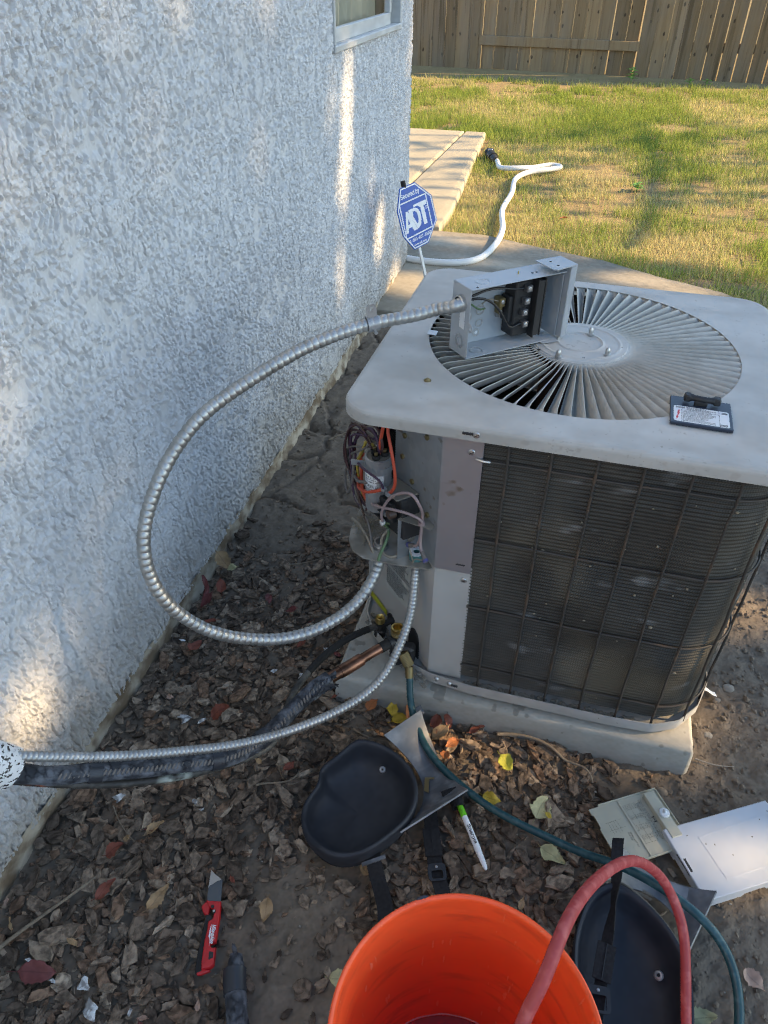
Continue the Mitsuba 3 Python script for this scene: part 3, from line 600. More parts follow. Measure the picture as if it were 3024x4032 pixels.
pt('pan_slot', cbox((-0.118, 0.9655, 0.0915), (-0.104, 0.9685, 0.0965), 0.001), 'mat_black', 30)
# condenser coil: a finned curtain round three and a half sides
def coil_path(inset=0.0):
    pl = Polygon([(-0.105, 0.988), (0.374, 0.988), (0.374, 1.64), (-0.335, 1.64), (-0.335, 1.16), (-0.105, 0.988)]).buffer(-0.11 - inset, join_style=1).buffer(0.11, quad_segs=16)
    q = []
    r = 0.11 - inset
    x0, x1, y0, y1 = -0.105, 0.374 - inset, 0.988 + inset, 1.64 - inset
    q += [(x, y0) for x in np.arange(x0, x1 - r, 0.006)]
    q += [(x1 - r + r * math.sin(a), y0 + r - r * math.cos(a)) for a in np.linspace(0, math.pi / 2, 26)]
    q += [(x1, y) for y in np.arange(y0 + r + 0.006, y1 - r, 0.012)]
    q += [(x1 - r + r * math.cos(a), y1 - r + r * math.sin(a)) for a in np.linspace(0, math.pi / 2, 10)]
    xl = -0.335 + inset
    q += [(x, y1) for x in np.arange(x1 - r - 0.012, xl + r, -0.012)]
    q += [(xl + r - r * math.sin(a), y1 - r + r * math.cos(a)) for a in np.linspace(0, math.pi / 2, 10)]
    q += [(xl, y) for y in np.arange(y1 - r - 0.012, 1.16, -0.012)]
    return A(q)
cp_ = coil_path(); tg = np.gradient(cp_, axis=0); tg /= np.linalg.norm(tg, axis=1, keepdims=True); cn_ = np.stack([tg[:, 1], -tg[:, 0]], 1)
sl = np.r_[0, np.cumsum(np.linalg.norm(np.diff(cp_, axis=0), axis=1))]
zc = np.arange(0.110, 0.6945, 0.0014)
SL, ZC = np.meshgrid(sl, zc, indexing='ij')
pn = np.stack([SL * 18, ZC * 25, 0 * SL], -1)
dsp = 0.0017 * np.sin(2 * np.pi * (ZC / 0.0079 + 0.22 * meshkit.fbm(pn * 0.6, 2, 3))) * np.clip(1.5 * meshkit.noise(pn * 0.55, 9), 0.25, 1) + 0.0014 * (meshkit.fbm(pn, 3, 6) - 0.5)
CPX = cp_[:, None] + cn_[:, None] * dsp[..., None]
coil = grid_mesh(np.stack([CPX[..., 0], CPX[..., 1], ZC], -1))
c_in = coil_path(0.02); t_i = np.linspace(0, 1, 150)
ci = A([np.interp(t_i, np.linspace(0, 1, len(c_in)), c_in[:, k]) for k in (0, 1)]).T
back = grid_mesh(np.stack([np.stack([ci[:, 0], ci[:, 1], np.full(150, z)], -1) for z in (0.11, 0.694)], 1))
pt('coil', cat([coil, back]), 'mat_coil', True, uv=np.r_[np.stack([SL, ZC], -1).reshape(-1, 2), np.zeros((len(back.vertices), 2))])
lint = []
for _ in range(70):
    i_ = int(rng.integers(2, 120)); c_ = np.r_[cp_[i_] + cn_[i_] * 0.003, rng.uniform(0.13, 0.68)]
    m = trimesh.creation.icosphere(0, rng.uniform(0.0008, 0.0024)); m.apply_scale([rng.uniform(0.6, 1.8), 0.6, rng.uniform(0.6, 1.8)]); m.apply_translation(c_); lint.append(m)
k_ = pt('coil_lint', cat(lint), 'mat_dust_nest', False); labels[k_] = {'kind': 'stuff'}
# wire guard
g_off = 0.0065
gp = cp_ + cn_ * g_off
def gpos(s): return A([np.interp(s, sl, gp[:, 0]), np.interp(s, sl, gp[:, 1])])
sv = [0.040, 0.108, 0.178, 0.248, 0.318, 0.386, 0.452, 0.522, 0.592, 0.662, 0.732, 0.80, 0.87]
for s_ in sv:
    a_ = gpos(s_); nn = A([np.interp(s_, sl, cn_[:, 0]), np.interp(s_, sl, cn_[:, 1])]); a_ = a_ + nn * 0.0025
    zs_ = np.linspace(0.092, 0.698, 14); w_ = rng.normal(0, 0.0006, (14, 2))
    pt('guard_wire', tube(np.c_[a_[0] + w_[:, 0] * tg[0, 0], a_[1] + 0 * zs_, zs_], 0.0024, 8), 'mat_guard', 40)
for z_ in (0.652, 0.485, 0.317, 0.150):
    s_ = np.linspace(-0.002 if z_ > 0.6 else 0.002, 0.95, 130)
    xy = A([gpos(v) for v in s_]); xy[0, 0] -= 0.002
    pt('guard_wire', tube(np.c_[xy, z_ + 0.0012 * np.sin(s_ * 23)], 0.0021, 8), 'mat_guard', 40)
pt('wire_end', tube([(-0.116, 0.983, 0.6535), (-0.104, 0.980, 0.653), (-0.092, 0.981, 0.6525)], 0.0030, 8), 'mat_steel', 40)
# corner post: front strip, chamfered panels, control shelf
CP0 = A([-0.172, 0.985, 0]); CS = A([-0.70711, 0.70711, 0]); CN = A([-0.70711, -0.70711, 0])
def CW(s, o, z): return CP0 + s * CS + o * CN + A([0, 0, z])
def bent(x1, s1, z0, z1, th=0.0014, nz=20, dent=0.0008, seed=1):
    s_ = np.r_[np.linspace(x1, 0.006, 10), 0.003, 0.0, -0.0, np.linspace(-0.004, -s1, 18)]
    pts = [(CP0[0] + max(v, 0), 0.985 if v >= 0 else 0.985 + 0.70711 * (-v)) if v >= 0 else (CP0[0] - 0.70711 * (-v), 0.985 + 0.70711 * (-v)) for v in s_]
    pts = A([pts[i] for i in range(len(pts)) if i == 0 or np.hypot(*(A(pts[i]) - A(pts[i - 1]))) > 1e-5])
    z_ = np.linspace(z0, z1, nz)
    P_ = np.stack([np.repeat(pts[:, None, 0], nz, 1), np.repeat(pts[:, None, 1], nz, 1), np.repeat(z_[None], len(pts), 0)], -1)
    nz_ = meshkit.fbm(P_ * 14, 2, seed) - 0.5
    P_[..., 1] += nz_ * dent * 2
    return solid_sheet(P_[:, ::-1], -th) if False else solid_sheet(P_, th)
up_m = bent(0.067, 0.150, 0.399, 0.694, seed=2); up_m.fix_normals()
pt('control_panel', up_m, 'mat_galvanized', 25)
lo_m = bent(0.069, 0.262, 0.098, 0.4125, seed=4); lo_m.apply_translation([0.0004, 0.0035, 0]); lo_m.fix_normals()
pt('corner_panel', lo_m, 'mat_panel', 25)
shelf_poly = Polygon([(-0.166, 0.9835), (-0.262, 0.9775), (-0.31, 0.979), (-0.335, 0.993), (-0.352, 1.02), (-0.360, 1.06), (-0.362, 1.17), (-0.345, 1.172), (-0.173, 0.987)]).buffer(-0.008).buffer(0.008)
pt('control_shelf', loft(outline(shelf_poly, 0.006), [(0.001, 0.3900), (0, 0.3905), (0, 0.3925), (0.001, 0.393)], cap0=True), 'mat_shelf', 30)
for s_, z_ in ((0.116, 0.624), (0.044, 0.660), (0.122, 0.576), (0.086, 0.542), (0.084, 0.519), (0.031, 0.503)):
    h_ = trimesh.creation.cylinder(0.0052, 0.005, sections=6); h_.apply_transform(frame(CW(s_, 0.003, z_), CS, (0, 0, 1)))
    w_ = lathe([(0.0001, 0.001), (0.0068, 0.001), (0.0072, 0)], CW(s_, 0.0002, z_), CN, 16)
    pt('hex_screw', cat([h_, w_]), 'mat_brass_dull', 30)
for p_ in ((-0.121, 0.985, 0.664), (-0.117, 0.967, 0.708), (-0.121, 0.988, 0.395 - 0.012), (-0.121, 0.9875, 0.383)):
    pass
def slot_screw(p, n=(0, -1, 0), r=0.0058):
    b_ = lathe([(0.0001, 0.0026), (r * 0.7, 0.0023), (r, 0.0006), (r, 0)], p, n, 18)
    sl_ = trimesh.creation.box((r * 1.7, 0.0012, 0.0008)); sl_.apply_transform(frame(A(p) + norm(n) * 0.0026, (0.8, 0, 0.6), np.cross(norm(n), (0.8, 0, 0.6))))
    k = pt('slot_screw', b_, 'mat_steel', 30); put('slot', sl_, 'mat_black', False, parent=k)
slot_screw((-0.124, 0.984, 0.664)); slot_screw((-0.117, 0.9678, 0.7075)); slot_screw((-0.116, 0.987, 0.378))
pt('lip_slot', cbox((-0.140, 0.9665, 0.7055), (-0.122, 0.9695, 0.7105), 0.001), 'mat_black', 30)
pt('panel_slot', cbox((-0.134, 0.9825, 0.4155), (-0.116, 0.9862, 0.4195), 0.001), 'mat_black', 30)
# rating label, warning label on the chamfered panel
def on_ch(pts, o): return [CW(s, o, z) for s, z in pts]
def plate(pts3, th, m, name, sub=None):
    p = A(pts3); n = norm(np.cross(p[1] - p[0], p[2] - p[0])); return pt(name, hull(np.vstack([p, p + n * th])), m, False, sub)
k_ = plate(on_ch([(0.178, 0.385), (0.079, 0.385), (0.080, 0.208), (0.178, 0.196)], 0.0010), 0.0008, 'mat_rating_label', 'rating_label')
put('print', cat([print_lines(CW(0.175, 0.0024, 0.215), -CS, (0, 0, 1), 0.092, 0.055, 9, 3, 0.45), print_lines(CW(0.152, 0.0024, 0.275), -CS, (0, 0, 1), 0.068, 0.10, 14, 4, 0.45), text('CE', CW(0.173, 0.0024, 0.278), -CS, (0, 0, 1), 0.010)]), 'mat_grey_print', False, parent=k_)
plate(on_ch([(0.253, 0.110), (0.174, 0.110), (0.174, 0.127), (0.253, 0.128)], 0.0010), 0.0008, 'mat_yellow_label', 'warning_label')
# capacitor with strap, terminals, label
CC = CW(0.142, 0.042, 0)
capm = lathe([(0.0001, 0.462), (0.0225, 0.462), (0.0245, 0.465), (0.0245, 0.572), (0.0255, 0.574), (0.0255, 0.579), (0.022, 0.580), (0.0215, 0.577), (0.0001, 0.577)], (CC[0], CC[1], 0), m=40)
k_ = pt('capacitor', capm, 'mat_cap_metal', 30)
put('top', lathe([(0.0001, 0.5785), (0.0215, 0.5785), (0.0215, 0.577)], (CC[0], CC[1], 0), m=32), 'mat_dusty', 30, parent=k_)
tcap = []
for a_ in (0.4, 2.5, 4.6):
    c_ = (CC[0] + 0.0115 * math.cos(a_), CC[1] + 0.0115 * math.sin(a_), 0.5788)
    put('terminal_cup', lathe([(0.0058, 0), (0.0072, 0), (0.0082, 0.009), (0.0072, 0.009), (0.0060, 0.001), (0.0001, 0.001)], c_, m=18), 'mat_black', 30, parent=k_)
    for d_ in (-0.002, 0.002): put('terminal', cbox((c_[0] - 0.003, c_[1] + d_ - 0.0006, 0.58), (c_[0] + 0.003, c_[1] + d_ + 0.0006, 0.592), 0.0002), 'mat_brass_dull', False, parent=k_)
th_ = np.linspace(-2.95, -0.9, 24)
put('label', solid_sheet(np.stack([np.stack([CC[0] + 0.0249 * np.cos(th_), CC[1] + 0.0249 * np.sin(th_), np.full(24, z)], -1) for z in (0.518, 0.549)], 1)[::1], 0.0002), 'mat_label', 40, parent=k_)
bars = []
for t_ in np.arange(-2.85, -1.0, 0.05):
    if rng.random() < 0.75:
        P_ = np.stack([np.stack([CC[0] + 0.0252 * np.cos(A([t_, t_ + 0.026])), CC[1] + 0.0252 * np.sin(A([t_, t_ + 0.026])), np.full(2, z)], -1) for z in (0.520, 0.5275)], 1); bars.append(solid_sheet(P_, 0.0001))
    for z_ in (0.532, 0.537, 0.542):
        if rng.random() < 0.6:
            P_ = np.stack([np.stack([CC[0] + 0.0252 * np.cos(A([t_, t_ + 0.036])), CC[1] + 0.0252 * np.sin(A([t_, t_ + 0.036])), np.full(2, z)], -1) for z in (z_, z_ + 0.0022)], 1); bars.append(solid_sheet(P_, 0.0001))
put('print', cat(bars), 'mat_grey_print', False, parent=k_)
strap_m = [lathe([(0.0252, 0.551), (0.0262, 0.551), (0.0262, 0.564), (0.0252, 0.564)], (CC[0], CC[1], 0), m=36), cbox((CC[0] - 0.052, CC[1] - 0.004, 0.5515), (CC[0] - 0.022, CC[1] - 0.0028, 0.5640), 0.0003)]
put('strap', cat(strap_m), 'mat_galvanized', 30, parent=k_)
# contactor
def ch_box(s0, s1, o0, o1, z0, z1, b=0.0015, rot=0.0):
    m = cbox((s0, o0, z0), (s1, o1, z1), b); v = m.vertices - A([(s0 + s1) / 2, 0, (z0 + z1) / 2])
    c_, s__ = math.cos(rot), math.sin(rot)
    v = np.stack([v[:, 0] * c_ - v[:, 2] * s__, v[:, 1], v[:, 0] * s__ + v[:, 2] * c_], 1) + A([(s0 + s1) / 2, 0, (z0 + z1) / 2])
    m.vertices = CP0 + v[:, :1] * CS + v[:, 1:2] * CN + v[:, 2:] * A([0, 0, 1.0]); m.fix_normals(); return m
RT = -0.16
k_ = pt('contactor', cat([ch_box(0.052, 0.150, 0.004, 0.042, 0.438, 0.522, rot=RT), ch_box(0.074, 0.130, 0.040, 0.052, 0.468, 0.508, rot=RT)]), 'mat_black', 25)
put('dust_plate', ch_box(0.060, 0.140, 0.002, 0.050, 0.5225, 0.5255, rot=RT), 'mat_dusty', False, parent=k_)
for i, (s_, z_) in enumerate(((0.128, 0.470), (0.128, 0.486), (0.120, 0.456))): put('fin', ch_box(s_ - 0.02, s_ + 0.016, 0.0, 0.056, z_, z_ + 0.0025, 0.0006, rot=RT), 'mat_black', False, parent=k_)
for s_ in (0.086, 0.102, 0.118): put('lug', ch_box(s_ - 0.005, s_ + 0.005, 0.048, 0.057, 0.527, 0.535, 0.001, rot=RT), 'mat_cap_metal', False, parent=k_)
put('plunger', trimesh.Trimesh(*(lambda m: (m.vertices, m.faces))(lathe([(0.0001, 0.009), (0.008, 0.008), (0.0095, 0), (0.0095, -0.006)], CW(0.074, 0.052, 0.494), CN, 20))), 'mat_wire_motor', 30, parent=k_)
put('terminal', ch_box(0.084, 0.097, 0.052, 0.060, 0.481, 0.490, 0.001, rot=RT), 'mat_cap_metal', False, parent=k_)
put('quick_connector', ch_box(0.092, 0.102, 0.054, 0.062, 0.455, 0.466, 0.0015, rot=0.5), 'mat_white', False, parent=k_)
# bracket: horizontal triangle with a plate below it
tri = hull([CW(0.008, 0.0, 0.492), CW(0.068, 0.0, 0.492), CW(0.056, 0.050, 0.492), CW(0.008, 0.0, 0.4935), CW(0.068, 0.0, 0.4935), CW(0.056, 0.050, 0.4935), CW(0.0, 0.012, 0.492), CW(0.0, 0.012, 0.4935)])
k_ = pt('bracket', tri, 'mat_dusty', False)
put('plate', hull([CW(0.060, 0.0005, 0.3935), CW(0.060, 0.047, 0.3935), CW(0.056, 0.049, 0.4915), CW(0.060, 0.0005, 0.4915), CW(0.0585, 0.0005, 0.3935), CW(0.0585, 0.047, 0.3935), CW(0.0545, 0.049, 0.4915), CW(0.0585, 0.0005, 0.4915)]), 'mat_galvanized', False, parent=k_)
put('hole', lathe([(0.0001, 0.0006), (0.0085, 0.0006), (0.0085, 0)], CW(0.0545, 0.020, 0.437), -CS, 20), 'mat_dusty', 30, parent=k_)
put('bushing', cat([lathe([(0.004, 0), (0.0065, 0), (0.0065, 0.005), (0.004, 0.005), (0.004, 0)], CW(0.022, 0.020, 0.4935), m=16)]), 'mat_wire_pink', 30, parent=k_)
# conduit fittings on the shelf
def ring(c, r0, r1, z0, z1, m=28): return lathe([(r0, z0), (r1, z0), (r1, z1), (r0, z1), (r0, z0)], (c[0], c[1], 0), m=m)
pt('lock_nut', cat([ring((-0.287, 1.019), 0.0105, 0.016, 0.393, 0.4005, 8), ring((-0.287, 1.019), 0.0095, 0.0125, 0.385, 0.408)]), 'mat_steel', 30)
pt('grommet', ring((-0.213, 1.008), 0.0062, 0.0142, 0.393, 0.407), 'mat_wire_teal', 30); pt('grommet_top', ring((-0.213, 1.008), 0.0062, 0.0138, 0.4072, 0.409), 'mat_label', 30)
# wires in the control compartment, given as (along panel, out from panel, height)
def wire(name, pts, r, m, n=46): pt(name, tube(spline([CW(*p) for p in pts], n), r, 8), 'mat_wire_' + m, 50)
wire('wire', [(0.142, 0.04, 0.583), (0.131, 0.043, 0.622), (0.127, 0.038, 0.66), (0.12, 0.03, 0.70)], 0.0033, 'red')
wire('wire', [(0.110, 0.020, 0.70), (0.104, 0.045, 0.655), (0.091, 0.048, 0.636), (0.077, 0.048, 0.600), (0.073, 0.047, 0.560), (0.086, 0.051, 0.533)], 0.0031, 'red')
wire('wire', [(0.103, 0.052, 0.531), (0.130, 0.063, 0.512), (0.158, 0.066, 0.497), (0.185, 0.062, 0.488), (0.208, 0.050, 0.482), (0.232, 0.040, 0.488), (0.225, 0.03, 0.53)], 0.0034, 'red')
wire('wire', [(0.218, 0.040, 0.53), (0.205, 0.045, 0.500), (0.199, 0.045, 0.462), (0.180, 0.045, 0.448), (0.150, 0.04, 0.440)], 0.0034, 'red')
wire('wire', [(0.155, 0.043, 0.585), (0.178, 0.045, 0.592), (0.200, 0.045, 0.555), (0.222, 0.045, 0.515), (0.215, 0.043, 0.47), (0.195, 0.045, 0.438)], 0.0029, 'yellow')
wire('wire', [(0.140, 0.042, 0.585), (0.140, 0.045, 0.612), (0.156, 0.046, 0.626), (0.196, 0.046, 0.602), (0.229, 0.045, 0.562), (0.242, 0.045, 0.520), (0.236, 0.045, 0.49)], 0.0031, 'purple')
wire('wire', [(0.134, 0.040, 0.592), (0.132, 0.043, 0.625), (0.152, 0.043, 0.636), (0.196, 0.043, 0.613), (0.224, 0.043, 0.577), (0.236, 0.043, 0.543), (0.230, 0.04, 0.50)], 0.0028, 'brown')
wire('wire', [(0.118, 0.050, 0.536), (0.145, 0.066, 0.525), (0.172, 0.068, 0.511), (0.210, 0.055, 0.492), (0.254, 0.045, 0.489), (0.260, 0.045, 0.520), (0.240, 0.045, 0.55)], 0.0032, 'grey')
wire('wire', [(0.240, 0.047, 0.53), (0.252, 0.05, 0.495), (0.264, 0.052, 0.458), (0.250, 0.055, 0.431), (0.228, 0.055, 0.465), (0.229, 0.05, 0.505), (0.236, 0.045, 0.53)], 0.0030, 'grey')
wire('wire', [(0.100, 0.056, 0.536), (0.106, 0.062, 0.553), (0.13, 0.072, 0.560), (0.165, 0.072, 0.557), (0.195, 0.062, 0.545), (0.218, 0.05, 0.540)], 0.0022, 'purple')
wire('wire', [(0.160, 0.042, 0.468), (0.128, 0.062, 0.484), (0.093, 0.063, 0.500), (0.05, 0.05, 0.516), (0.022, 0.024, 0.506), (0.020, 0.020, 0.490)], 0.0028, 'pink')
wire('wire', [(0.024, 0.018, 0.488), (0.018, 0.022, 0.520), (0.004, 0.040, 0.560), (0.014, 0.046, 0.573), (0.045, 0.055, 0.560), (0.078, 0.060, 0.522), (0.090, 0.064, 0.488), (0.090, 0.061, 0.468)], 0.0028, 'pink')
wire('wire', [(0.021, 0.020, 0.492), (0.022, 0.022, 0.460), (0.024, 0.024, 0.448), (0.036, 0.026, 0.434)], 0.0028, 'pink', 24)
wire('wire', [(0.024, 0.018, 0.492), (0.020, 0.022, 0.462), (0.016, 0.024, 0.450), (0.006, 0.026, 0.440)], 0.0028, 'pink', 24)
for a_, b_ in (((0.034, 0.026, 0.437), (0.050, 0.029, 0.4285)), ((0.008, 0.026, 0.442), (-0.010, 0.027, 0.431))):
    k_ = pt('wire_nut', rod(CW(*a_), CW(*b_), 0.0036, 10, 0.0052), 'mat_wire_grey', 40)
    put('collar', rod(CW(*(A(a_) * 0.25 + A(b_) * 0.75)), CW(*b_), 0.0056, 10), 'mat_wire_blue', 40, parent=k_)
for _ in range(7):
    c_ = rng.normal(0, 1, (5, 3)) * A([0.010, 0.006, 0.012]); b_ = A([(0.150, 0.045, 0.60), (0.225, 0.048, 0.565), (0.245, 0.05, 0.50), (0.215, 0.052, 0.455), (0.16, 0.05, 0.435)])
    wire('wire', [tuple(q) for q in b_ + c_], 0.0022, ['brown', 'grey', 'purple', 'motor'][_ % 4])
wire('wire', [(0.046, 0.03, 0.428), (0.035, 0.032, 0.420), (0.030, 0.030, 0.40)], 0.0013, 'tan', 18)
wire('wire', [(-0.006, 0.03, 0.432), (0.014, 0.034, 0.422), (0.029, 0.030, 0.40)], 0.0013, 'tan', 18)
wire('wire', [(0.068, 0.082, 0.396), (0.075, 0.07, 0.415), (0.098, 0.045, 0.440), (0.119, 0.045, 0.436), (0.10, 0.04, 0.448), (0.085, 0.035, 0.451)], 0.0029, 'green', 30)
wire('wire', [(0.092, 0.045, 0.441), (0.098, 0.06, 0.41), (0.088, 0.062, 0.396), (0.070, 0.058, 0.395), (0.063, 0.045, 0.399)], 0.0029, 'tan', 30)
wire('wire', [(0.200, 0.07, 0.402), (0.165, 0.07, 0.407), (0.120, 0.075, 0.405), (0.10, 0.078, 0.398), (0.095, 0.077, 0.385)], 0.0027, 'tan', 30)
wire('wire', [(0.160, 0.06, 0.43), (0.135, 0.066, 0.425), (0.112, 0.074, 0.41), (0.098, 0.079, 0.39)], 0.0026, 'grey', 30)
nest = []
for _ in range(70):
    c_ = A([rng.normal(0.165, 0.022), rng.normal(0.05, 0.014), rng.uniform(0.394, 0.412)]); d_ = rng.normal(0, 0.014, (3, 3)); d_[:, 2] *= 0.45
    pts_ = np.clip(A([c_ + d_[0], c_, c_ + d_[1]]), [0, 0.004, 0.3945], [1, 1, 1]); nest.append(tube(spline([CW(*p) for p in pts_], 8), 0.0005, 4))
k_ = pt('dry_debris', cat(nest), 'mat_dust_nest', False); labels[k_] = {'kind': 'stuff'}
# service valves
def vb(p0, p1, r, m=18): return rod(p0, p1, r, m)
k_ = pt('liquid_valve', cat([rod((-0.300, 1.066, 0.088), (-0.300, 1.066, 0.130), 0.0105, 16), rod((-0.300, 1.066, 0.118), (-0.270, 1.10, 0.118), 0.0068, 12), cbox((-0.312, 1.054, 0.088), (-0.288, 1.078, 0.112), 0.004)]), 'mat_black', 30)
put('brass_cap', lathe([(0.0035, 0.139), (0.0060, 0.146), (0.0085, 0.1475), (0.0108, 0.144), (0.0108, 0.132), (0.0085, 0.129), (0.0001, 0.129), ][::-1] + [(0.0035, 0.139)], (-0.300, 1.066, 0), m=28), 'mat_brass', 40, parent=k_)
k_ = pt('suction_valve', cat([rod((-0.243, 0.996, 0.100), (-0.243, 0.996, 0.182), 0.0145, 20), cbox((-0.258, 0.984, 0.100), (-0.205, 1.012, 0.155), 0.006), rod((-0.243, 0.996, 0.166), (-0.258, 0.978, 0.167), 0.0135, 16)]), 'mat_black', 30)
put('brass_cap', lathe([(0.0080, 0.186), (0.0082, 0.200), (0.0100, 0.2045), (0.0130, 0.2035), (0.0138, 0.199), (0.0138, 0.184), (0.0115, 0.181), (0.0001, 0.181)][::-1] + [(0.0075, 0.186), (0.0001, 0.186)], (-0.243, 0.996, 0), m=32), 'mat_brass', 40, parent=k_)
for dz in (0.186, 0.190, 0.194): put('thread', lathe([(0.0138, dz - 0.001), (0.0146, dz), (0.0138, dz + 0.001)], (-0.243, 0.996, 0), m=28), 'mat_brass_dull', 40, parent=k_)
knr = lambda s, a: 0.0105 + 0.0006 * np.sign(np.sin(a * 22 + s * 900)) * np.ones_like(s)
put('port_nut', tube(np.linspace((-0.226, 0.977, 0.150), (-0.209, 0.966, 0.128), 14), lambda s, a: 0.0112 + 0.0005 * np.sin(a * 16 + s * 700), 64), 'mat_brass_dull', 20, parent=k_)
# dark cut-out behind the valves
for s_, z_, w_, h_ in ((0.060, 0.098, 0.04, 0.075), (0.158, 0.098, 0.028, 0.030)):
    th_ = np.linspace(0, np.pi, 14); pts_ = [(s_ + w_ / 2 * math.cos(t), z_ + h_ * 0.5 + h_ * 0.5 * math.sin(t)) for t in th_] + [(s_ - w_ / 2, z_), (s_ + w_ / 2, z_)]
    pt('panel_cutout', hull([CW(s, -0.002, z) for s, z in pts_] + [CW(s, 0.0012, z) for s, z in pts_]), 'mat_black', False)

# ------------------------------------------------------------------ disconnect box lying on the lid
bx_ = thing('disconnect_box', 'open grey electrical disconnect box standing on the air conditioner lid', 'electrical box')
BO = A([-0.177, 1.19, 0.7232]); BU = norm([0.73, 0.684, 0]); BV = A([-BU[1], BU[0], 0])
def BT(m):
    v = m.vertices.copy(); m.vertices = BO + v[:, :1] * BU + v[:, 1:2] * BV + v[:, 2:] * A([0, 0, 1.0]); m.fix_normals(); return m
def bb(u0, u1, v0, v1, w0, w1, b=0.0006): return BT(cbox((u0, v0, w0), (u1, v1, w1), b))
def bp(name, m, mt, sm=False, sub=None): return put(name, m, mt, sm, parent=bx_ + ('__' + sub if sub else ''))
BL, BD, BH, bt = 0.205, 0.058, 0.128, 0.0015
bp('back', bb(0, BL, BD - bt, BD, 0, BH), 'mat_box')
bp('side_panel', bb(0, bt, 0, BD - bt, 0, BH), 'mat_box')
bp('top_panel', bb(bt, BL, 0, BD - bt, BH - bt, BH), 'mat_box')
bp('bottom_panel', bb(bt, BL - 0.018, 0.0, BD - bt, 0, bt), 'mat_box')
bp('side_panel', bb(BL, BL + bt, 0.008, BD - bt, 0, BH), 'mat_box')
bp('end_channel', BT(cat([cbox((BL + 0.004, -0.004, 0.002), (BL + 0.0055, 0.040, BH + 0.009), 0.0005), cbox((BL + 0.0055, -0.004, 0.002), (BL + 0.018, -0.0025, BH + 0.009), 0.0005), cbox((BL + 0.0165, -0.0025, 0.002), (BL + 0.018, 0.045, BH + 0.009), 0.0005)])), 'mat_box')
bp('bottom_tongue', BT(hull([(x, y, z) for z in (-0.0002, 0.0010) for x, y in ((0.165, -0.006), (0.19, -0.012), (0.200, -0.010), (0.202, 0.02), (0.165, 0.02))])), 'mat_box')
hd = Polygon([(0.166, -0.005), (0.172, -0.011), (0.2225, -0.0045), (0.2225, 0.046), (0.166, 0.046)])
hm = prism(hd, BH + 0.010, BH + 0.0118)
k_ = bp('hood', BT(hm), 'mat_box')
for u, v in ((0.186, 0.006), (0.186, 0.028)): bp('hood_hole', BT(lathe([(0.0001, 0.0004), (0.0026, 0.0004), (0.0026, 0)], (u, v, BH + 0.0118), m=12)), 'mat_black', 30)
def ko(c, ax, r): return BT(cat([lathe([(r - 0.0008, 0), (r - 0.0008, 0.0006), (r + 0.0008, 0.0006), (r + 0.0008, 0)], c, ax, 36)]))
bp('knockout', ko((0.040, 0.026, BH), (0, 0, 1), 0.0125), 'mat_steel', 30)
bp('knockout', ko((0.035, 0.022, bt), (0, 0, 1), 0.0115), 'mat_steel', 30)
for r in (0.0125, 0.0085): bp('knockout', ko((0, 0.026, 0.026), (-1, 0, 0), r), 'mat_steel', 30)
for (u, w), r in (((0.056, 0.019), 0.0065), ((0.061, 0.037), 0.007), ((0.061, 0.062), 0.0085), ((0.10, 0.045), 0.003)): bp('knockout', ko((u, BD - bt, w), (0, -1, 0), r), 'mat_steel', 30)
for c_, ax, r in (((0.114, BD - bt, 0.105), (0, -1, 0), 0.0028), ((0.143, 0.022, BH), (0, 0, 1), 0.0022), ((0.152, 0.022, BH), (0, 0, 1), 0.0022), ((0.016, 0.006, BH), (0, 0, 1), 0.0020), ((0.056, BD - bt, 0.019), (0, -1, 0), 0.0028)):
    bp('screw_hole', BT(lathe([(0.0001, 0.0008), (r, 0.0008), (r, 0)], c_, ax, 12)), 'mat_label' if r == 0.0028 else 'mat_black', 30)
bp('stud', BT(rod((0.118, 0.03, BH), (0.118, 0.03, BH + 0.005), 0.0012)), 'mat_brass', 30)
bp('sticker', bb(-0.0004, 0.0, 0.014, 0.030, 0.052, 0.086, 0.0001), 'mat_label')
bp('padlock_tab', BT(cat([prism(Polygon([(-0.002, 0), (0.012, 0), (0.016, 0.005), (0.016, 0.012), (0.010, 0.017), (-0.002, 0.017)]).difference(Point(0.0105, 0.0075).buffer(0.0028)), 0, 0.0012)]).apply_transform(frame((0.0005, 0.004, 0.053), (0, -1, 0), (0, 0, 1)))), 'mat_box')
bp('terminal_block', BT(cat([cbox((0.112, 0.022, 0.012), (0.172, BD - bt - 0.0005, 0.116), 0.002), cbox((0.104, 0.028, 0.040), (0.113, BD - 0.006, 0.088), 0.001)])), 'mat_black')
for u0, v0 in ((0.148, 0.005), (0.166, 0.008)): bp('barrier', BT(cbox((u0, v0, 0.010), (u0 + 0.003, 0.0225, 0.119), 0.0006)), 'mat_black')
bp('barrier', BT(cbox((0.1515, 0.009, 0.012), (0.1655, 0.022, 0.116), 0.0006)), 'mat_black')
for u, w in ((0.134, 0.104), (0.132, 0.081), (0.130, 0.060), (0.134, 0.037)):
    lg = bp('lug', bb(u - 0.006, u + 0.006, 0.010, 0.022, w - 0.006, w + 0.006, 0.001), 'mat_lug')
    bp('screw', BT(lathe([(0.0001, 0.001), (0.003, 0.0008), (0.0042, 0)], (u, 0.010, w), (0, -1, 0), 14)), 'mat_steel', 30, sub=lg.split('__')[-1])
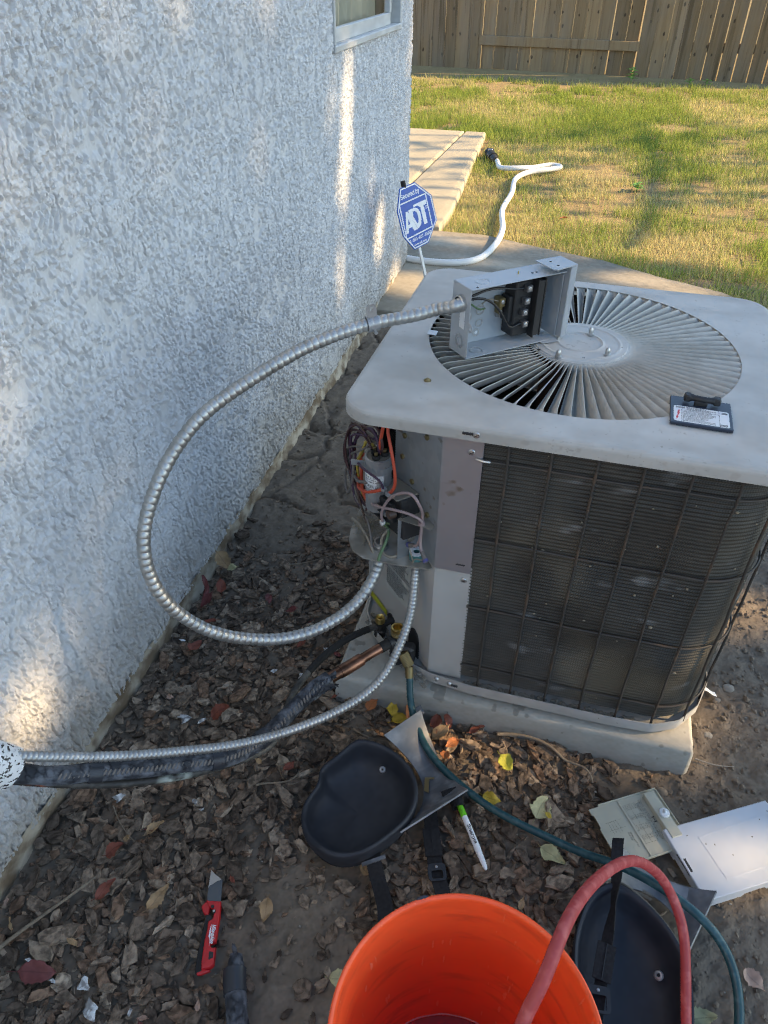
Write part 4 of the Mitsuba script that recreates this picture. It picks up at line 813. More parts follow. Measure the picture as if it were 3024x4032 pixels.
for pts in ([(0.006, 0.025, 0.104), (0.03, 0.022, 0.110), (0.073, 0.028, 0.110), (0.105, 0.026, 0.104), (0.128, 0.020, 0.104)], [(0.006, 0.025, 0.098), (0.025, 0.018, 0.103), (0.042, 0.016, 0.099), (0.067, 0.018, 0.082), (0.088, 0.018, 0.055), (0.106, 0.018, 0.034), (0.120, 0.018, 0.036), (0.130, 0.016, 0.038)]):
    bp('wire', BT(tube(spline(pts, 50), 0.0022, 10)), 'mat_cord_black', 50)
bp('wire', BT(tube(spline([(0.006, 0.028, 0.094), (0.03, 0.034, 0.083), (0.05, 0.042, 0.070), (0.062, 0.042, 0.070)], 30), 0.0017, 8)), 'mat_wire_green', 50)
bp('wire', BT(tube(spline([(0.055, 0.044, 0.078), (0.07, 0.040, 0.086), (0.085, 0.042, 0.080), (0.094, 0.040, 0.079)], 30), 0.0012, 8)), 'mat_wire_tan', 50)
lg = bp('ground_lug', BT(cat([cbox((0.090, 0.036, 0.068), (0.102, BD - bt, 0.084), 0.001), cbox((0.093, 0.040, 0.052), (0.100, BD - bt, 0.068), 0.001)])), 'mat_brass_dull')
for w in (0.077, 0.057): bp('screw', BT(lathe([(0.0001, 0.001), (0.0028, 0.0008), (0.004, 0)], (0.0965, 0.036 if w > .07 else 0.040, w), (0, -1, 0), 14)), 'mat_steel', 30, sub='ground_lug')
for w, v in ((0.089, 0.030),): bp('bushing_foil', BT(cbox((0.008, 0.018, 0.062), (0.020, 0.030, 0.078), 0.004)), 'mat_cap_metal', 30)

# ------------------------------------------------------------------ flexible conduits
def corr(r0, amp, pitch):
    def f(s, a):
        x = (s / pitch + 0 * a) % 1.0
        return r0 - amp + amp * np.abs(np.sin(np.pi * x)) ** 0.30 * (0.92 + 0.16 * meshkit.noise(np.stack([s * 45 + 0 * a, np.cos(a) + 0 * s, np.sin(a) + 0 * s], -1), 6))
    return f
BIG = [(-0.150, 1.243, 0.8215), (-0.178, 1.229, 0.8205), (-0.207, 1.215, 0.817), (-0.236, 1.198, 0.808), (-0.269, 1.180, 0.801), (-0.338, 1.141, 0.793), (-0.395, 1.096, 0.782), (-0.446, 1.050, 0.766), (-0.494, 0.998, 0.743), (-0.536, 0.954, 0.719), (-0.569, 0.911, 0.694), (-0.592, 0.873, 0.663), (-0.607, 0.835, 0.630), (-0.617, 0.801, 0.591), (-0.622, 0.777, 0.555), (-0.620, 0.758, 0.516), (-0.611, 0.747, 0.475), (-0.592, 0.743, 0.430), (-0.566, 0.752, 0.384), (-0.527, 0.768, 0.343), (-0.482, 0.798, 0.307), (-0.434, 0.832, 0.284), (-0.385, 0.872, 0.276), (-0.342, 0.912, 0.287), (-0.308, 0.955, 0.311), (-0.291, 0.992, 0.344), (-0.287, 1.016, 0.367), (-0.287, 1.019, 0.392)]
bend_in = BO + BU * -0.004 + BV * 0.026 + A([0, 0, 0.094])
bigp = [tuple(BO + BU * 0.0 + BV * 0.026 + A([0, 0, 0.0965])), tuple(BO + BU * -0.016 + BV * 0.025 + A([0, 0, 0.0945]))] + BIG[3:]
bp3 = spline(bigp, 1500)
cd = thing('flexible_conduit', 'large silver flexible metal conduit looping from the open box to the control shelf', 'conduit')
put('armour', tube(bp3, corr(0.0116, 0.0024, 0.0118), 20), 'mat_conduit', True, parent=cd)
# strap clamp with ear on the conduit near the box
ci_ = int(np.argmin(np.linalg.norm(bp3 - A([-0.338, 1.141, 0.793]), axis=1))); ctan = norm(bp3[ci_ + 5] - bp3[ci_ - 5])
k_ = put('clamp', cat([lathe([(0.0120, -0.010), (0.0142, -0.010), (0.0142, -0.002), (0.0135, 0.0), (0.0142, 0.002), (0.0142, 0.010), (0.0120, 0.010)], bp3[ci_], ctan, 32)]), 'mat_cap_metal', 30, parent=cd)
upv = norm(A([0, 0, 1.0]) - ctan * ctan[2]); sd = np.cross(ctan, upv)
ear = prism(Polygon([(-0.009, 0.0), (0.009, 0.0), (0.009, 0.018), (0.006, 0.025), (-0.006, 0.025), (-0.009, 0.018)]).difference(Point(0, 0.017).buffer(0.0034)), 0, 0.0014)
ear.apply_transform(frame(bp3[ci_] + upv * 0.011 - sd * 0.004, ctan, upv)); put('ear', ear, 'mat_cap_metal', False, parent=cd)
scr = rod(bp3[ci_] - sd * 0.006 - upv * 0.008, bp3[ci_] - sd * 0.020 - upv * 0.010, 0.0034, 8); put('clamp_screw', scr, 'mat_steel', 40, parent=cd)
put('connector', cat([lathe([(0.0125, 0.0), (0.0150, 0.0), (0.0150, 0.006), (0.0135, 0.008), (0.0125, 0.008)], BO + BU * -0.0005 + BV * 0.026 + A([0, 0, 0.0965]), -BU, 28)]), 'mat_steel', 30, parent=cd)
SMALL = [(-0.213, 1.008, 0.397), (-0.2125, 1.008, 0.380), (-0.209, 0.980, 0.342), (-0.206, 0.941, 0.303), (-0.213, 0.899, 0.268), (-0.228, 0.854, 0.234), (-0.253, 0.816, 0.211), (-0.290, 0.776, 0.199), (-0.338, 0.732, 0.194), (-0.391, 0.687, 0.197), (-0.451, 0.644, 0.205), (-0.515, 0.602, 0.223), (-0.576, 0.562, 0.244), (-0.634, 0.526, 0.267), (-0.677, 0.499, 0.289), (-0.714, 0.478, 0.306), (-0.745, 0.462, 0.318), (-0.765, 0.452, 0.322)]
sc = thing('flexible_conduit', 'thin silver flexible metal conduit running from the control shelf down to the white wall pipe', 'conduit')
put('armour', tube(spline(SMALL, 1500), corr(0.0085, 0.0019, 0.0076), 18), 'mat_conduit', True, parent=sc)
# white stub pipe in the wall
def pipe_shell(p, r, t):
    a = tube(p, r, 40, caps=False); b = tube(p, r - t, 40, caps=False); b.invert(); n = len(p) * 40
    e = np.arange(40) + (len(p) - 1) * 40; e2 = (np.arange(40) + 1) % 40 + (len(p) - 1) * 40
    f = np.vstack([a.faces, b.faces + n, np.stack([e, e2, e2 + n], 1), np.stack([e, e2 + n, e + n], 1)])
    return trimesh.Trimesh(np.vstack([a.vertices, b.vertices]), f, process=False)
pp = spline([(-0.86, 0.412, 0.375), (-0.815, 0.422, 0.366), (-0.775, 0.437, 0.343), (-0.748, 0.452, 0.312), (-0.735, 0.462, 0.288)], 30)
one('wall_pipe', pipe_shell(pp, 0.0335, 0.004), 'mat_pvc', 'white paint speckled pipe elbow sticking out of the stucco wall', 'pipe', smooth=40)
# ------------------------------------------------------------------ refrigerant lines
ls = thing('refrigerant_line', 'copper refrigerant pipe wrapped in torn black foam insulation and tape', 'refrigerant line')
SUC = [(-0.772, 0.448, 0.290), (-0.737, 0.466, 0.269), (-0.691, 0.487, 0.248), (-0.643, 0.522, 0.225), (-0.586, 0.562, 0.199), (-0.526, 0.605, 0.175), (-0.475, 0.643, 0.155), (-0.441, 0.684, 0.145), (-0.413, 0.729, 0.151), (-0.387, 0.784, 0.161), (-0.362, 0.828, 0.170), (-0.345, 0.852, 0.172)]
sp_ = spline(SUC, 260)
ins = tube(sp_, lambda s, a: 0.0155 + 0.0022 * (meshkit.noise(np.stack([s * 60 + 0 * a, np.cos(a) * 1.6 + 0 * s, np.sin(a) * 1.6 + 0 * s], -1), 3) - 0.4) + 0.0006 * np.sin(a * 2 + s * 30), 28)
put('insulation', ins, 'mat_insulation', 50, parent=ls)
imp = []
t_, N_, B_ = frames(sp_); sarc = np.r_[0, np.cumsum(np.linalg.norm(np.diff(sp_, axis=0), axis=1))]
for s_ in np.arange(0.11, sarc[-1] - 0.02, 0.0076):
    i = int(np.searchsorted(sarc, s_)); side = norm(np.cross(t_[i], A([0, 0, 1.0]))); out = norm(side * 0.72 + A([-0.0, -0.0, 0.80]) - t_[i] * t_[i][2] * 0.8) if side[1] < 0 else norm(-side * 0.72 + A([0, 0, 0.80]))
    m = trimesh.creation.icosphere(1, 1.0); m.apply_scale([0.0022, 0.0058, 0.0012])
    m.apply_transform(frame(sp_[i] + out * 0.0156, t_[i] + 0.5 * np.cross(t_[i], out), np.cross(out, t_[i]))); imp.append(m)
k_ = put('imprint_ridges', cat(imp), 'mat_wire_grey', 40, parent=ls); labels[k_] = {'kind': 'stuff'}
for s_, w_ in ((0.155, 0.022), (0.36, 0.020), (0.455, 0.018)):
    i = int(np.searchsorted(sarc, s_)); j = int(np.searchsorted(sarc, s_ + w_))
    put('tape_band', tube(sp_[i:j + 1], np.linspace(0.0178, 0.0174, j + 1 - i), 24), 'mat_tape', 40, parent=ls)
COP = spline([(-0.365, 0.820, 0.170), (-0.339, 0.864, 0.171), (-0.313, 0.902, 0.168), (-0.286, 0.942, 0.167), (-0.262, 0.973, 0.167), (-0.250, 0.988, 0.167)], 80)
put('copper_pipe', tube(COP, [0.0118 if i < 46 else 0.0104 for i in range(80)], 24), 'mat_copper', 40, parent=ls)
put('coupling', tube(COP[26:48], 0.0132, 24), 'mat_copper', 40, parent=ls)
put('blackened_end', tube(COP[66:], 0.0112, 24), 'mat_black_rubber', 40, parent=ls)
tr = []
for _ in range(16):
    i = int(rng.integers(0, 14)); a_ = rng.uniform(0, 6.28); out = norm(np.cross(norm(COP[i + 1] - COP[i]), A([math.cos(a_), math.sin(a_), 0.6])))
    c_ = COP[i] + out * 0.013
    P_ = solid_sheet((c_[None, None] + np.linspace(-0.012, 0.016, 5)[:, None, None] * norm(COP[i + 1] - COP[i]) + np.linspace(-0.006, 0.006, 4)[None, :, None] * np.cross(out, norm(COP[i + 1] - COP[i]))) + rng.normal(0, 0.0016, (5, 4, 3)) + (np.linspace(0, 1, 5) ** 2)[:, None, None] * out * rng.uniform(0, 0.010), 0.0012); tr.append(P_)
k_ = put('torn_tape', cat(tr), 'mat_tape', 30, parent=ls); labels[k_] = {'kind': 'stuff'}
ll = thing('refrigerant_line', 'thin dark refrigerant pipe bending up to the small brass topped valve', 'refrigerant line')
LIQ = [(-0.775, 0.446, 0.268), (-0.745, 0.462, 0.250), (-0.690, 0.488, 0.224), (-0.635, 0.523, 0.191), (-0.569, 0.566, 0.165), (-0.508, 0.613, 0.145), (-0.465, 0.653, 0.132), (-0.430, 0.696, 0.118), (-0.413, 0.745, 0.108), (-0.418, 0.798, 0.115), (-0.414, 0.852, 0.125), (-0.395, 0.920, 0.130), (-0.366, 0.985, 0.128), (-0.332, 1.035, 0.122), (-0.306, 1.062, 0.119)]
lp_ = spline(LIQ, 160)
def f_liq(p, n, uv):
    b = fbm(p.x * 60, p.y * 60, p.z * 60, 3)
    c = mix(C3(0.035, 0.033, 0.03), C3(0.11, 0.105, 0.095), smoothstep(0.35, 0.75, b))
    c = mix(c, C3(0.34, 0.10, 0.045), smoothstep(0.020, 0.0, dr.abs(p.x + 0.712)) * smoothstep(0.3, 0.5, b))
    return mix(c, C3(0.42, 0.47, 0.43), smoothstep(0.035, 0.0, dr.abs(p.x + 0.535)) * smoothstep(0.25, 0.6, b))
mat('mat_liquid_line', proc(f_liq), 0.5, spec=0.4)
put('pipe', tube(lp_, 0.0072, 14), 'mat_liquid_line', 40, parent=ll)
put('sleeve', tube(lp_[122:156], 0.0078, 14), 'mat_black_rubber', 40, parent=ll)

# ------------------------------------------------------------------ pull-out switch, sticker on the lid
po_k = thing('pullout_switch', 'black pull-out switch handle with white danger label lying on the lid', 'switch')
PA, PB, PD = A([0.182, 1.153, 0.7212]), A([0.280, 1.151, 0.7212]), A([0.171, 1.065, 0.7212])
pu, pv = norm(A([0.264, 1.062, 0]) - A([0.171, 1.065, 0])), None
pv = A([-pu[1], pu[0], 0]); PO = A([0.1715, 1.064, 0.7212])
def pw_(u, v, w): return PO + pu * u + pv * v + A([0, 0, w])
def pbx(u0, u1, v0, v1, w0, w1, b=0.001):
    m = cbox((u0, v0, w0), (u1, v1, w1), b); v = m.vertices.copy(); m.vertices = PO + v[:, :1] * pu + v[:, 1:2] * pv + v[:, 2:] * A([0, 0, 1.0]); m.fix_normals(); return m
put('plate', pbx(0, 0.0935, 0, 0.088, 0.0, 0.0055, 0.0008), 'mat_navy', False, parent=po_k)
lb = loft(outline(rrect(0.005, 0.005, 0.0885, 0.055, 0.004), 0.003), [(0, 0.0055), (0, 0.0059)]); v = lb.vertices.copy(); lb.vertices = PO + v[:, :1] * pu + v[:, 1:2] * pv + v[:, 2:] * A([0, 0, 1.0])
lk = put('label', lb, 'mat_label', False, parent=po_k)
pr_ = [text('DANGER:', pw_(0.008, 0.0475, 0.006), pu, pv, 0.0042, w=0.014), text('ON', pw_(0.0775, 0.0455, 0.006), pu, pv, 0.0055, bold=True, w=0.0085), text('OFF', pw_(0.0855, 0.0125, 0.006), -pu, -pv, 0.0055, bold=True, w=0.0115)]
def lbl(u0, v0, u1, v1): return pbx(u0, u1, v0, v1, 0.0059, 0.0062, 0.0001)
pr_ += [lbl(0.0735, 0.005, 0.0741, 0.055), lbl(0.0165, 0.0415, 0.0735, 0.042), lbl(0.0165, 0.005, 0.017, 0.042)]
put('print', cat(pr_), 'mat_print', False, parent=lk)
put('small_print', cat([print_lines(pw_(0.0185, 0.0065, 0.0059), pu, pv, 0.050, 0.034, 9, 5, 0.42), print_lines(pw_(0.0245, 0.043, 0.0059), pu, pv, 0.045, 0.0105, 3, 6, 0.5)]), 'mat_grey_print', False, parent=lk)
bolt = trimesh.creation.extrude_polygon(Polygon([(0.0125, 0.041), (0.0095, 0.0295), (0.0118, 0.031), (0.0095, 0.018), (0.0082, 0.020), (0.0090, 0.011), (0.0125, 0.018), (0.0108, 0.0185), (0.0145, 0.0330), (0.0120, 0.032), (0.0150, 0.040)]).buffer(0), 0.0003, engine='earcut')
v = bolt.vertices.copy(); bolt.vertices = PO + v[:, :1] * pu + v[:, 1:2] * pv + (v[:, 2:] + 0.0059) * A([0, 0, 1.0]); put('bolt_symbol', bolt, 'mat_red_print', False, parent=lk)
ha = spline([(0.024, 0.0715, 0.015), (0.033, 0.0690, 0.016), (0.047, 0.0660, 0.0165), (0.060, 0.0675, 0.016), (0.070, 0.0700, 0.015)], 30)
hm_ = tube(np.stack([ha[:, 0], ha[:, 1], ha[:, 2]], 1), np.r_[np.linspace(0.0062, 0.0058, 6), np.full(18, 0.0050), np.linspace(0.0058, 0.0062, 6)], 14)
v = hm_.vertices.copy(); hm_.vertices = PO + v[:, :1] * pu + v[:, 1:2] * pv + v[:, 2:] * A([0, 0, 1.0])
put('handle', cat([hm_, pbx(0.036, 0.056, 0.062, 0.070, 0.005, 0.014, 0.0015), pbx(0.019, 0.030, 0.064, 0.078, 0.009, 0.021, 0.002), pbx(0.064, 0.075, 0.063, 0.077, 0.009, 0.021, 0.002)]), 'mat_black', 40, parent=po_k)
stk = solid_sheet(A([[(-0.268, 1.272, 0.7262), (-0.268, 1.290, 0.7270)], [(-0.250, 1.270, 0.7256), (-0.250, 1.289, 0.7265)]]), 0.0004)
one('foil_tag', stk, 'mat_steel', 'small silver foil tag lying on the grille louvres left of the grey box', 'tag', smooth=False)

# ------------------------------------------------------------------ security yard sign
sg = thing('yard_sign', 'blue octagonal security yard sign leaning beside the house wall', 'sign')
yaw, pit, rr_ = 0.943, 0.2, math.radians(9.41)
sn = A([math.sin(yaw) * math.cos(pit), -math.cos(yaw) * math.cos(pit), math.sin(pit)])
se1 = norm(np.cross([0, 0, 1.0], sn)); se2 = np.cross(sn, se1)
su, sv_ = se1 * math.cos(rr_) + se2 * math.sin(rr_), -se1 * math.sin(rr_) + se2 * math.cos(rr_)
SC = A([-0.674, 2.9, 0.468])
def SW(m): v = m.vertices.copy(); m.vertices = SC + v[:, :1] * su + v[:, 1:2] * sv_ + v[:, 2:] * sn; m.fix_normals(); return m
octp = Polygon([(0.022, 0.121), (-0.056, 0.121), (-0.091, 0.047), (-0.089, -0.051), (-0.048, -0.117), (0.029, -0.115), (0.095, -0.047), (0.091, 0.051)])
bd = put('board', SW(prism(octp, -0.002, 0.002)), 'mat_sign_blue', False, parent=sg)
put('border', SW(prism(octp.buffer(-0.003).difference(octp.buffer(-0.0075)), 0.0021, 0.0024)), 'mat_sign_white', False, parent=bd)
inb = Polygon([(-0.077, 0.068), (0.064, 0.068), (0.067, -0.065), (-0.077, -0.068)])
put('frame_line', SW(prism(inb.difference(inb.buffer(-0.0045)), 0.0021, 0.0024)), 'mat_sign_white', False, parent=bd)
def st(s, x, y, h, w, bold=True):
    m = meshkit.text_mesh(s, h, 0.0004, bold); m.vertices[:, 0] *= w / m.bounds[1][0]; m.vertices += [x, y, 0.0021]; return m
put('lettering', SW(cat([st('Secured by', -0.062, 0.080, 0.017, 0.098), st('1-800-ADT-ASAP', -0.064, -0.086, 0.0125, 0.116), st('www.adt.com', -0.046, -0.104, 0.0085, 0.068)])), 'mat_sign_white', False, parent=bd)
# the large overlapping letters: A low, D middle, T high, one diagonal cut between A and D
LA = Polygon([(-0.073, -0.047), (-0.052, 0.032), (-0.044, 0.032), (-0.010, -0.047), (-0.030, -0.047), (-0.0365, -0.030), (-0.055, -0.030), (-0.059, -0.047)]).difference(Polygon([(-0.053, -0.017), (-0.042, -0.017), (-0.0475, 0.004)]))
LD = Polygon([(-0.038, 0.034), (-0.008, 0.034), (0.008, 0.028), (0.018, 0.010), (0.018, -0.016), (0.010, -0.036), (-0.004, -0.046), (-0.010, -0.044), (-0.0385, 0.018)]).difference(Polygon([(-0.018, 0.022), (-0.006, 0.022), (0.003, 0.010), (0.003, -0.014), (-0.004, -0.030), (-0.010, -0.020), (-0.020, 0.004)]))
LT = Polygon([(-0.010, 0.045), (0.058, 0.045), (0.058, 0.028), (0.042, 0.028), (0.044, -0.042), (0.026, -0.042), (0.024, 0.026), (0.010, 0.0365), (-0.010, 0.0365)])
reg = Point(0.0525, 0.017).buffer(0.0062).difference(Point(0.0525, 0.017).buffer(0.0052))
put('logo_letters', SW(cat([prism(g, 0.0021, 0.0024) for g in (LA.buffer(0), LD.buffer(0), LT.buffer(0), reg)] + [st('R', 0.0505, 0.0142, 0.0055, 0.0042, True)])), 'mat_sign_white', False, parent=bd)
sb0 = SC + su * -0.018 + sv_ * 0.10 - sn * 0.006; sb1 = SC + su * -0.017 + sv_ * -0.46 - sn * 0.006
v8 = [p + su * a * 0.0055 + sn * b * 0.004 for p in (sb0, sb1) for a in (-1, 1) for b in (-1, 1)]
put('stake', hull(v8), 'mat_white', False, parent=sg)
kb = SC + su * -0.028 + sv_ * 0.128 - sn * 0.006
put('rubber_cap', rod(kb - sv_ * 0.012, kb + sv_ * 0.012, 0.0095, 14), 'mat_black_rubber', 30, parent=sg)

# ------------------------------------------------------------------ white hose on the patio and lawn
wh = thing('white_hose', 'thick white hose with a black coupling looping over the patio onto the lawn', 'hose')
WH = [(-1.2, 3.66, 0.05), (-0.95, 3.63, 0.047), (-0.78, 3.605, 0.046), (-0.577, 3.665, 0.045), (-0.493, 3.884, 0.045), (-0.485, 4.242, 0.052), (-0.541, 4.618, 0.050), (-0.535, 5.008, 0.062), (-0.548, 5.270, 0.078), (-0.480, 5.430, 0.088), (-0.360, 5.52, 0.094), (-0.285, 5.63, 0.094), (-0.345, 5.67, 0.092), (-0.45, 5.56, 0.094), (-0.56, 5.45, 0.105), (-0.66, 5.46, 0.096), (-0.72, 5.60, 0.088), (-0.765, 5.74, 0.086)]
put('tube', tube(spline(WH, 260), 0.0165, 16), 'mat_white', True, parent=wh)
e0, e1 = A([-0.755, 5.70, 0.088]), A([-0.86, 5.96, 0.10]); ed = norm(e1 - e0)
k_ = put('coupling', cat([rod(e0, e0 + ed * 0.07, 0.024, 18, 0.030), rod(e0 + ed * 0.07, e0 + ed * 0.17, 0.036, 18), cbox((-0.86, 5.84, 0.06), (-0.80, 5.93, 0.125), 0.008), cbox((-0.795, 5.72, 0.045), (-0.71, 5.80, 0.062), 0.006)]), 'mat_black', 35, parent=wh)
for a_ in (-0.02, 0.02): put('prong', rod(e0 + ed * 0.17 + A([a_, 0, 0.01]), e0 + ed * 0.21 + A([a_, 0, 0.01]), 0.006, 8), 'mat_steel', 30, parent=wh)
put('latch', cbox((-0.835, 5.835, 0.115), (-0.80, 5.86, 0.135), 0.004), 'mat_steel', False, parent=wh)

# ------------------------------------------------------------------ bucket and gauge hoses
bk = thing('bucket', 'open orange plastic bucket with scuffed inside at the bottom of the view', 'bucket')
BC = (0.021, 0.284)
rb = lambda z: 0.132 + (0.150 - 0.132) * z / 0.36
prof = [(0.0001, 0.0), (rb(0) - 0.004, 0.0), (rb(0), 0.004)] + [(rb(z), z) for z in (0.1, 0.2, 0.27)] + [(rb(0.275), 0.275), (0.1545, 0.277), (0.155, 0.281), (0.1465, 0.284), (rb(0.30), 0.30), (rb(0.308), 0.308), (0.1555, 0.310), (0.156, 0.314), (0.148, 0.317), (rb(0.345), 0.345), (0.1525, 0.349), (0.1545, 0.354), (0.1540, 0.3595), (0.1520, 0.3610), (0.1495, 0.3600), (0.1475, 0.3570)]
inn = [(0.1468, 0.352), (0.1462, 0.338), (0.1452, 0.331), (0.1436, 0.327), (0.1434, 0.313), (0.1428, 0.305), (0.1412, 0.300), (0.1408, 0.288), (0.1400, 0.280), (rb(0.25) - 0.003, 0.25), (rb(0.15) - 0.003, 0.15), (rb(0.05) - 0.003, 0.05), (rb(0.012) - 0.006, 0.010), (rb(0) - 0.012, 0.006), (0.0001, 0.006)]
put('shell', lathe(prof + inn, (BC[0], BC[1], 0.004), m=160), 'mat_bucket', 35, parent=bk)
put('residue_pool', lathe([(0.0001, 0.0125), (rb(0.0) - 0.0045, 0.0125), (rb(0.0) - 0.0045, 0.010)], (BC[0], BC[1], 0.004), m=100), 'mat_bucket_bottom', 30, parent=bk)
th_ = np.linspace(1.25, 3.4, 120); rw = 0.1285 + 0.0 * th_
put('residue_line', tube(np.stack([BC[0] + (0.1275) * np.cos(th_), BC[1] + 0.1275 * np.sin(th_), 0.0185 + 0.003 * meshkit.noise(np.stack([th_ * 6, 0 * th_, 0 * th_], -1))], -1), 0.0012, 6), 'mat_residue', 40, parent=bk)
nick = A([BC[0] + 0.1535 * math.cos(2.12), BC[1] + 0.1535 * math.sin(2.12), 0.3635]); m = trimesh.creation.icosphere(2, 1.0); m.apply_scale([0.008, 0.0035, 0.0016]); m.apply_transform(frame(nick, (0.85, 0.52, 0), (-0.52, 0.85, 0))); put('dark_scuff', m, 'mat_navy', 40, parent=bk)
TEAL = [(-0.206, 0.957, 0.123), (-0.201, 0.943, 0.100), (-0.192, 0.919, 0.075), (-0.170, 0.881, 0.055), (-0.135, 0.839, 0.040), (-0.073, 0.794, 0.034), (0.015, 0.750, 0.036), (0.112, 0.722, 0.042), (0.173, 0.702, 0.056), (0.227, 0.678, 0.090), (0.292, 0.641, 0.122), (0.341, 0.611, 0.130), (0.382, 0.586, 0.110), (0.404, 0.550, 0.090), (0.413, 0.502, 0.060), (0.40, 0.42, 0.03), (0.36, 0.30, 0.02), (0.33, 0.12, 0.02)]
tl = thing('service_hose', 'dark teal rubber service hose running from the brass valve fitting across the bark', 'hose')
put('tube', tube(spline(TEAL, 300), 0.0071, 16), 'mat_teal_hose', True, parent=tl)
k_ = put('fitting', cat([rod((-0.208, 0.962, 0.130), (-0.2035, 0.949, 0.111), 0.0088, 16, 0.0084), rod((-0.211, 0.966, 0.137), (-0.208, 0.962, 0.130), 0.0045, 12)]), 'mat_brass_dull', 40, parent=tl)
RED = [(0.0, -0.06, 0.012), (0.02, 0.0, 0.05), (0.04, 0.045, 0.20), (0.050, 0.095, 0.36), (0.060, 0.190, 0.45), (0.069, 0.273, 0.488), (0.080, 0.301, 0.516), (0.092, 0.342, 0.527), (0.114, 0.403, 0.494), (0.150, 0.473, 0.434), (0.194, 0.536, 0.364), (0.241, 0.578, 0.282), (0.278, 0.586, 0.222), (0.302, 0.557, 0.191), (0.313, 0.508, 0.160), (0.320, 0.455, 0.125), (0.325, 0.38, 0.088), (0.32, 0.28, 0.03), (0.28, 0.05, 0.012)]
rd = thing('service_hose', 'faded red rubber service hose arching over the bucket rim', 'hose')
put('tube', tube(spline(RED, 320), 0.0071, 16), 'mat_red_hose', True, parent=rd)

# ------------------------------------------------------------------ knee pads
def knee_cup(rim_pts, zr, zb, low=None, seed=0):
    """foam cup: closed rim outline (ccw, world xy), rim heights, dished inside"""
    P_ = A(rim_pts, float); n = 120
    t = np.r_[0, np.cumsum(np.linalg.norm(np.diff(np.vstack([P_, P_[:1]]), axis=0), axis=1))]
    cs = CubicSpline(t, np.vstack([P_, P_[:1]]), bc_type='periodic'); o = cs(np.linspace(0, t[-1], n, endpoint=False))
    c = o.mean(0); zz_ = np.broadcast_to(zr(o) if callable(zr) else A(zr, float), n)
    rings = []
    for f, g in ((0.80, 0.0), (0.93, 0.25), (0.985, 0.6), (1.0, 0.85), (0.995, 0.95), (0.975, 1.0), (0.94, 1.0), (0.915, 0.96), (0.895, 0.86), (0.875, 0.68), (0.84, 0.46), (0.76, 0.27), (0.62, 0.16), (0.45, 0.10), (0.25, 0.06), (0.06, 0.05)):
        q = c + (o - c) * f; z0 = 0.006
        rings.append(np.c_[q, z0 + (zz_ - z0) * g + (zb if f < 0.9 and g < 0.9 and len(rings) > 7 else 0) * 0])
    R_ = A(rings); k = len(rings)
    v = R_.reshape(-1, 3); f = []
    for i in range(k - 1):
        a = np.arange(n) + i * n; b = (np.arange(n) + 1) % n + i * n
        f += [np.stack([a, b, b + n], 1), np.stack([a, b + n, a + n], 1)]
    v = np.vstack([v, np.r_[c, v[-n:, 2].mean()]]); e = (k - 1) * n
    f.append(np.stack([np.arange(n) + e, (np.arange(n) + 1) % n + e, np.full(n, len(v) - 1)], 1))
    return trimesh.Trimesh(v, np.vstack(f), process=False)
def shell_patch(a, b, c, d, sag, edge, bulge=(0, 0), t=0.003, n=26):
    """curved plate: a-b one curved-up edge, d-c the other; sag at the middle"""
    u, v = np.meshgrid(np.linspace(0, 1, n), np.linspace(0, 1, n), indexing='ij')
    a, b, c, d = (A(q, float) for q in (a, b, c, d))
    P_ = (1 - u)[..., None] * ((1 - v)[..., None] * a + v[..., None] * d) + u[..., None] * ((1 - v)[..., None] * b + v[..., None] * c)
    P_ = P_ + ((1 - u) * (1 - (2 * v - 1) ** 2))[..., None] * A(bulge, float)
    z = sag + (edge - sag) * (2 * v - 1) ** 2 + 0.004 * u
    m = solid_sheet(np.concatenate([P_, z[..., None]], -1), t)
    if m.volume < 0: m.invert()
    return m
def buckle(c, ex, ey, w=0.032, h=0.030):
    p = rrect(-w / 2, -h / 2, w / 2, h / 2, 0.007).difference(rrect(-w / 2 + 0.006, -h / 2 + 0.004, w / 2 - 0.006, h / 2 - 0.012, 0.003))
    m = prism(p, 0, 0.0035); q = lathe([(0.0001, 0.002), (0.002, 0.0015), (0.0026, 0)], (0, h / 2 - 0.006, 0.0035), m=12); M = frame(c, ex, ey)
    m.apply_transform(M); q.apply_transform(M); return m, q
k1 = thing('knee_pad', 'black foam knee pad with grey shell beside the concrete pad, a marker in its loop', 'knee pad', 'knee pads on the ground')
cup1 = [(-0.327, 0.735), (-0.322, 0.705), (-0.330, 0.675), (-0.332, 0.650), (-0.318, 0.612), (-0.288, 0.580), (-0.250, 0.566), (-0.200, 0.580), (-0.160, 0.622), (-0.130, 0.675), (-0.128, 0.722), (-0.150, 0.765), (-0.192, 0.795), (-0.238, 0.806), (-0.275, 0.800), (-0.305, 0.765)][::1]
zr1 = lambda o: 0.078 - 0.030 * np.clip((-0.27 - o[:, 0]) / 0.06, 0, 1)
put('cushion', knee_cup(cup1, zr1, 0), 'mat_foam', 45, parent=k1)
put('rivet', lathe([(0.002, 0.0016), (0.0030, 0.0026), (0.0048, 0.0022), (0.0064, 0.0005), (0.0066, 0)], (-0.210, 0.768, 0.046), norm((0.15, -0.5, 0.8)), 20), 'mat_cap_metal', 30, parent=k1)
put('shell', shell_patch((-0.225, 0.826), (-0.168, 0.903), (-0.040, 0.752), (-0.140, 0.640), 0.018, 0.072, (0.055, 0.035)), 'mat_shell', 40, parent=k1)
put('tab', hull([(-0.186, 0.890, 0.052), (-0.160, 0.912, 0.055), (-0.172, 0.925, 0.058), (-0.192, 0.905, 0.056), (-0.186, 0.890, 0.055), (-0.160, 0.912, 0.058), (-0.172, 0.925, 0.061), (-0.192, 0.905, 0.059)]), 'mat_shell', False, parent=k1)
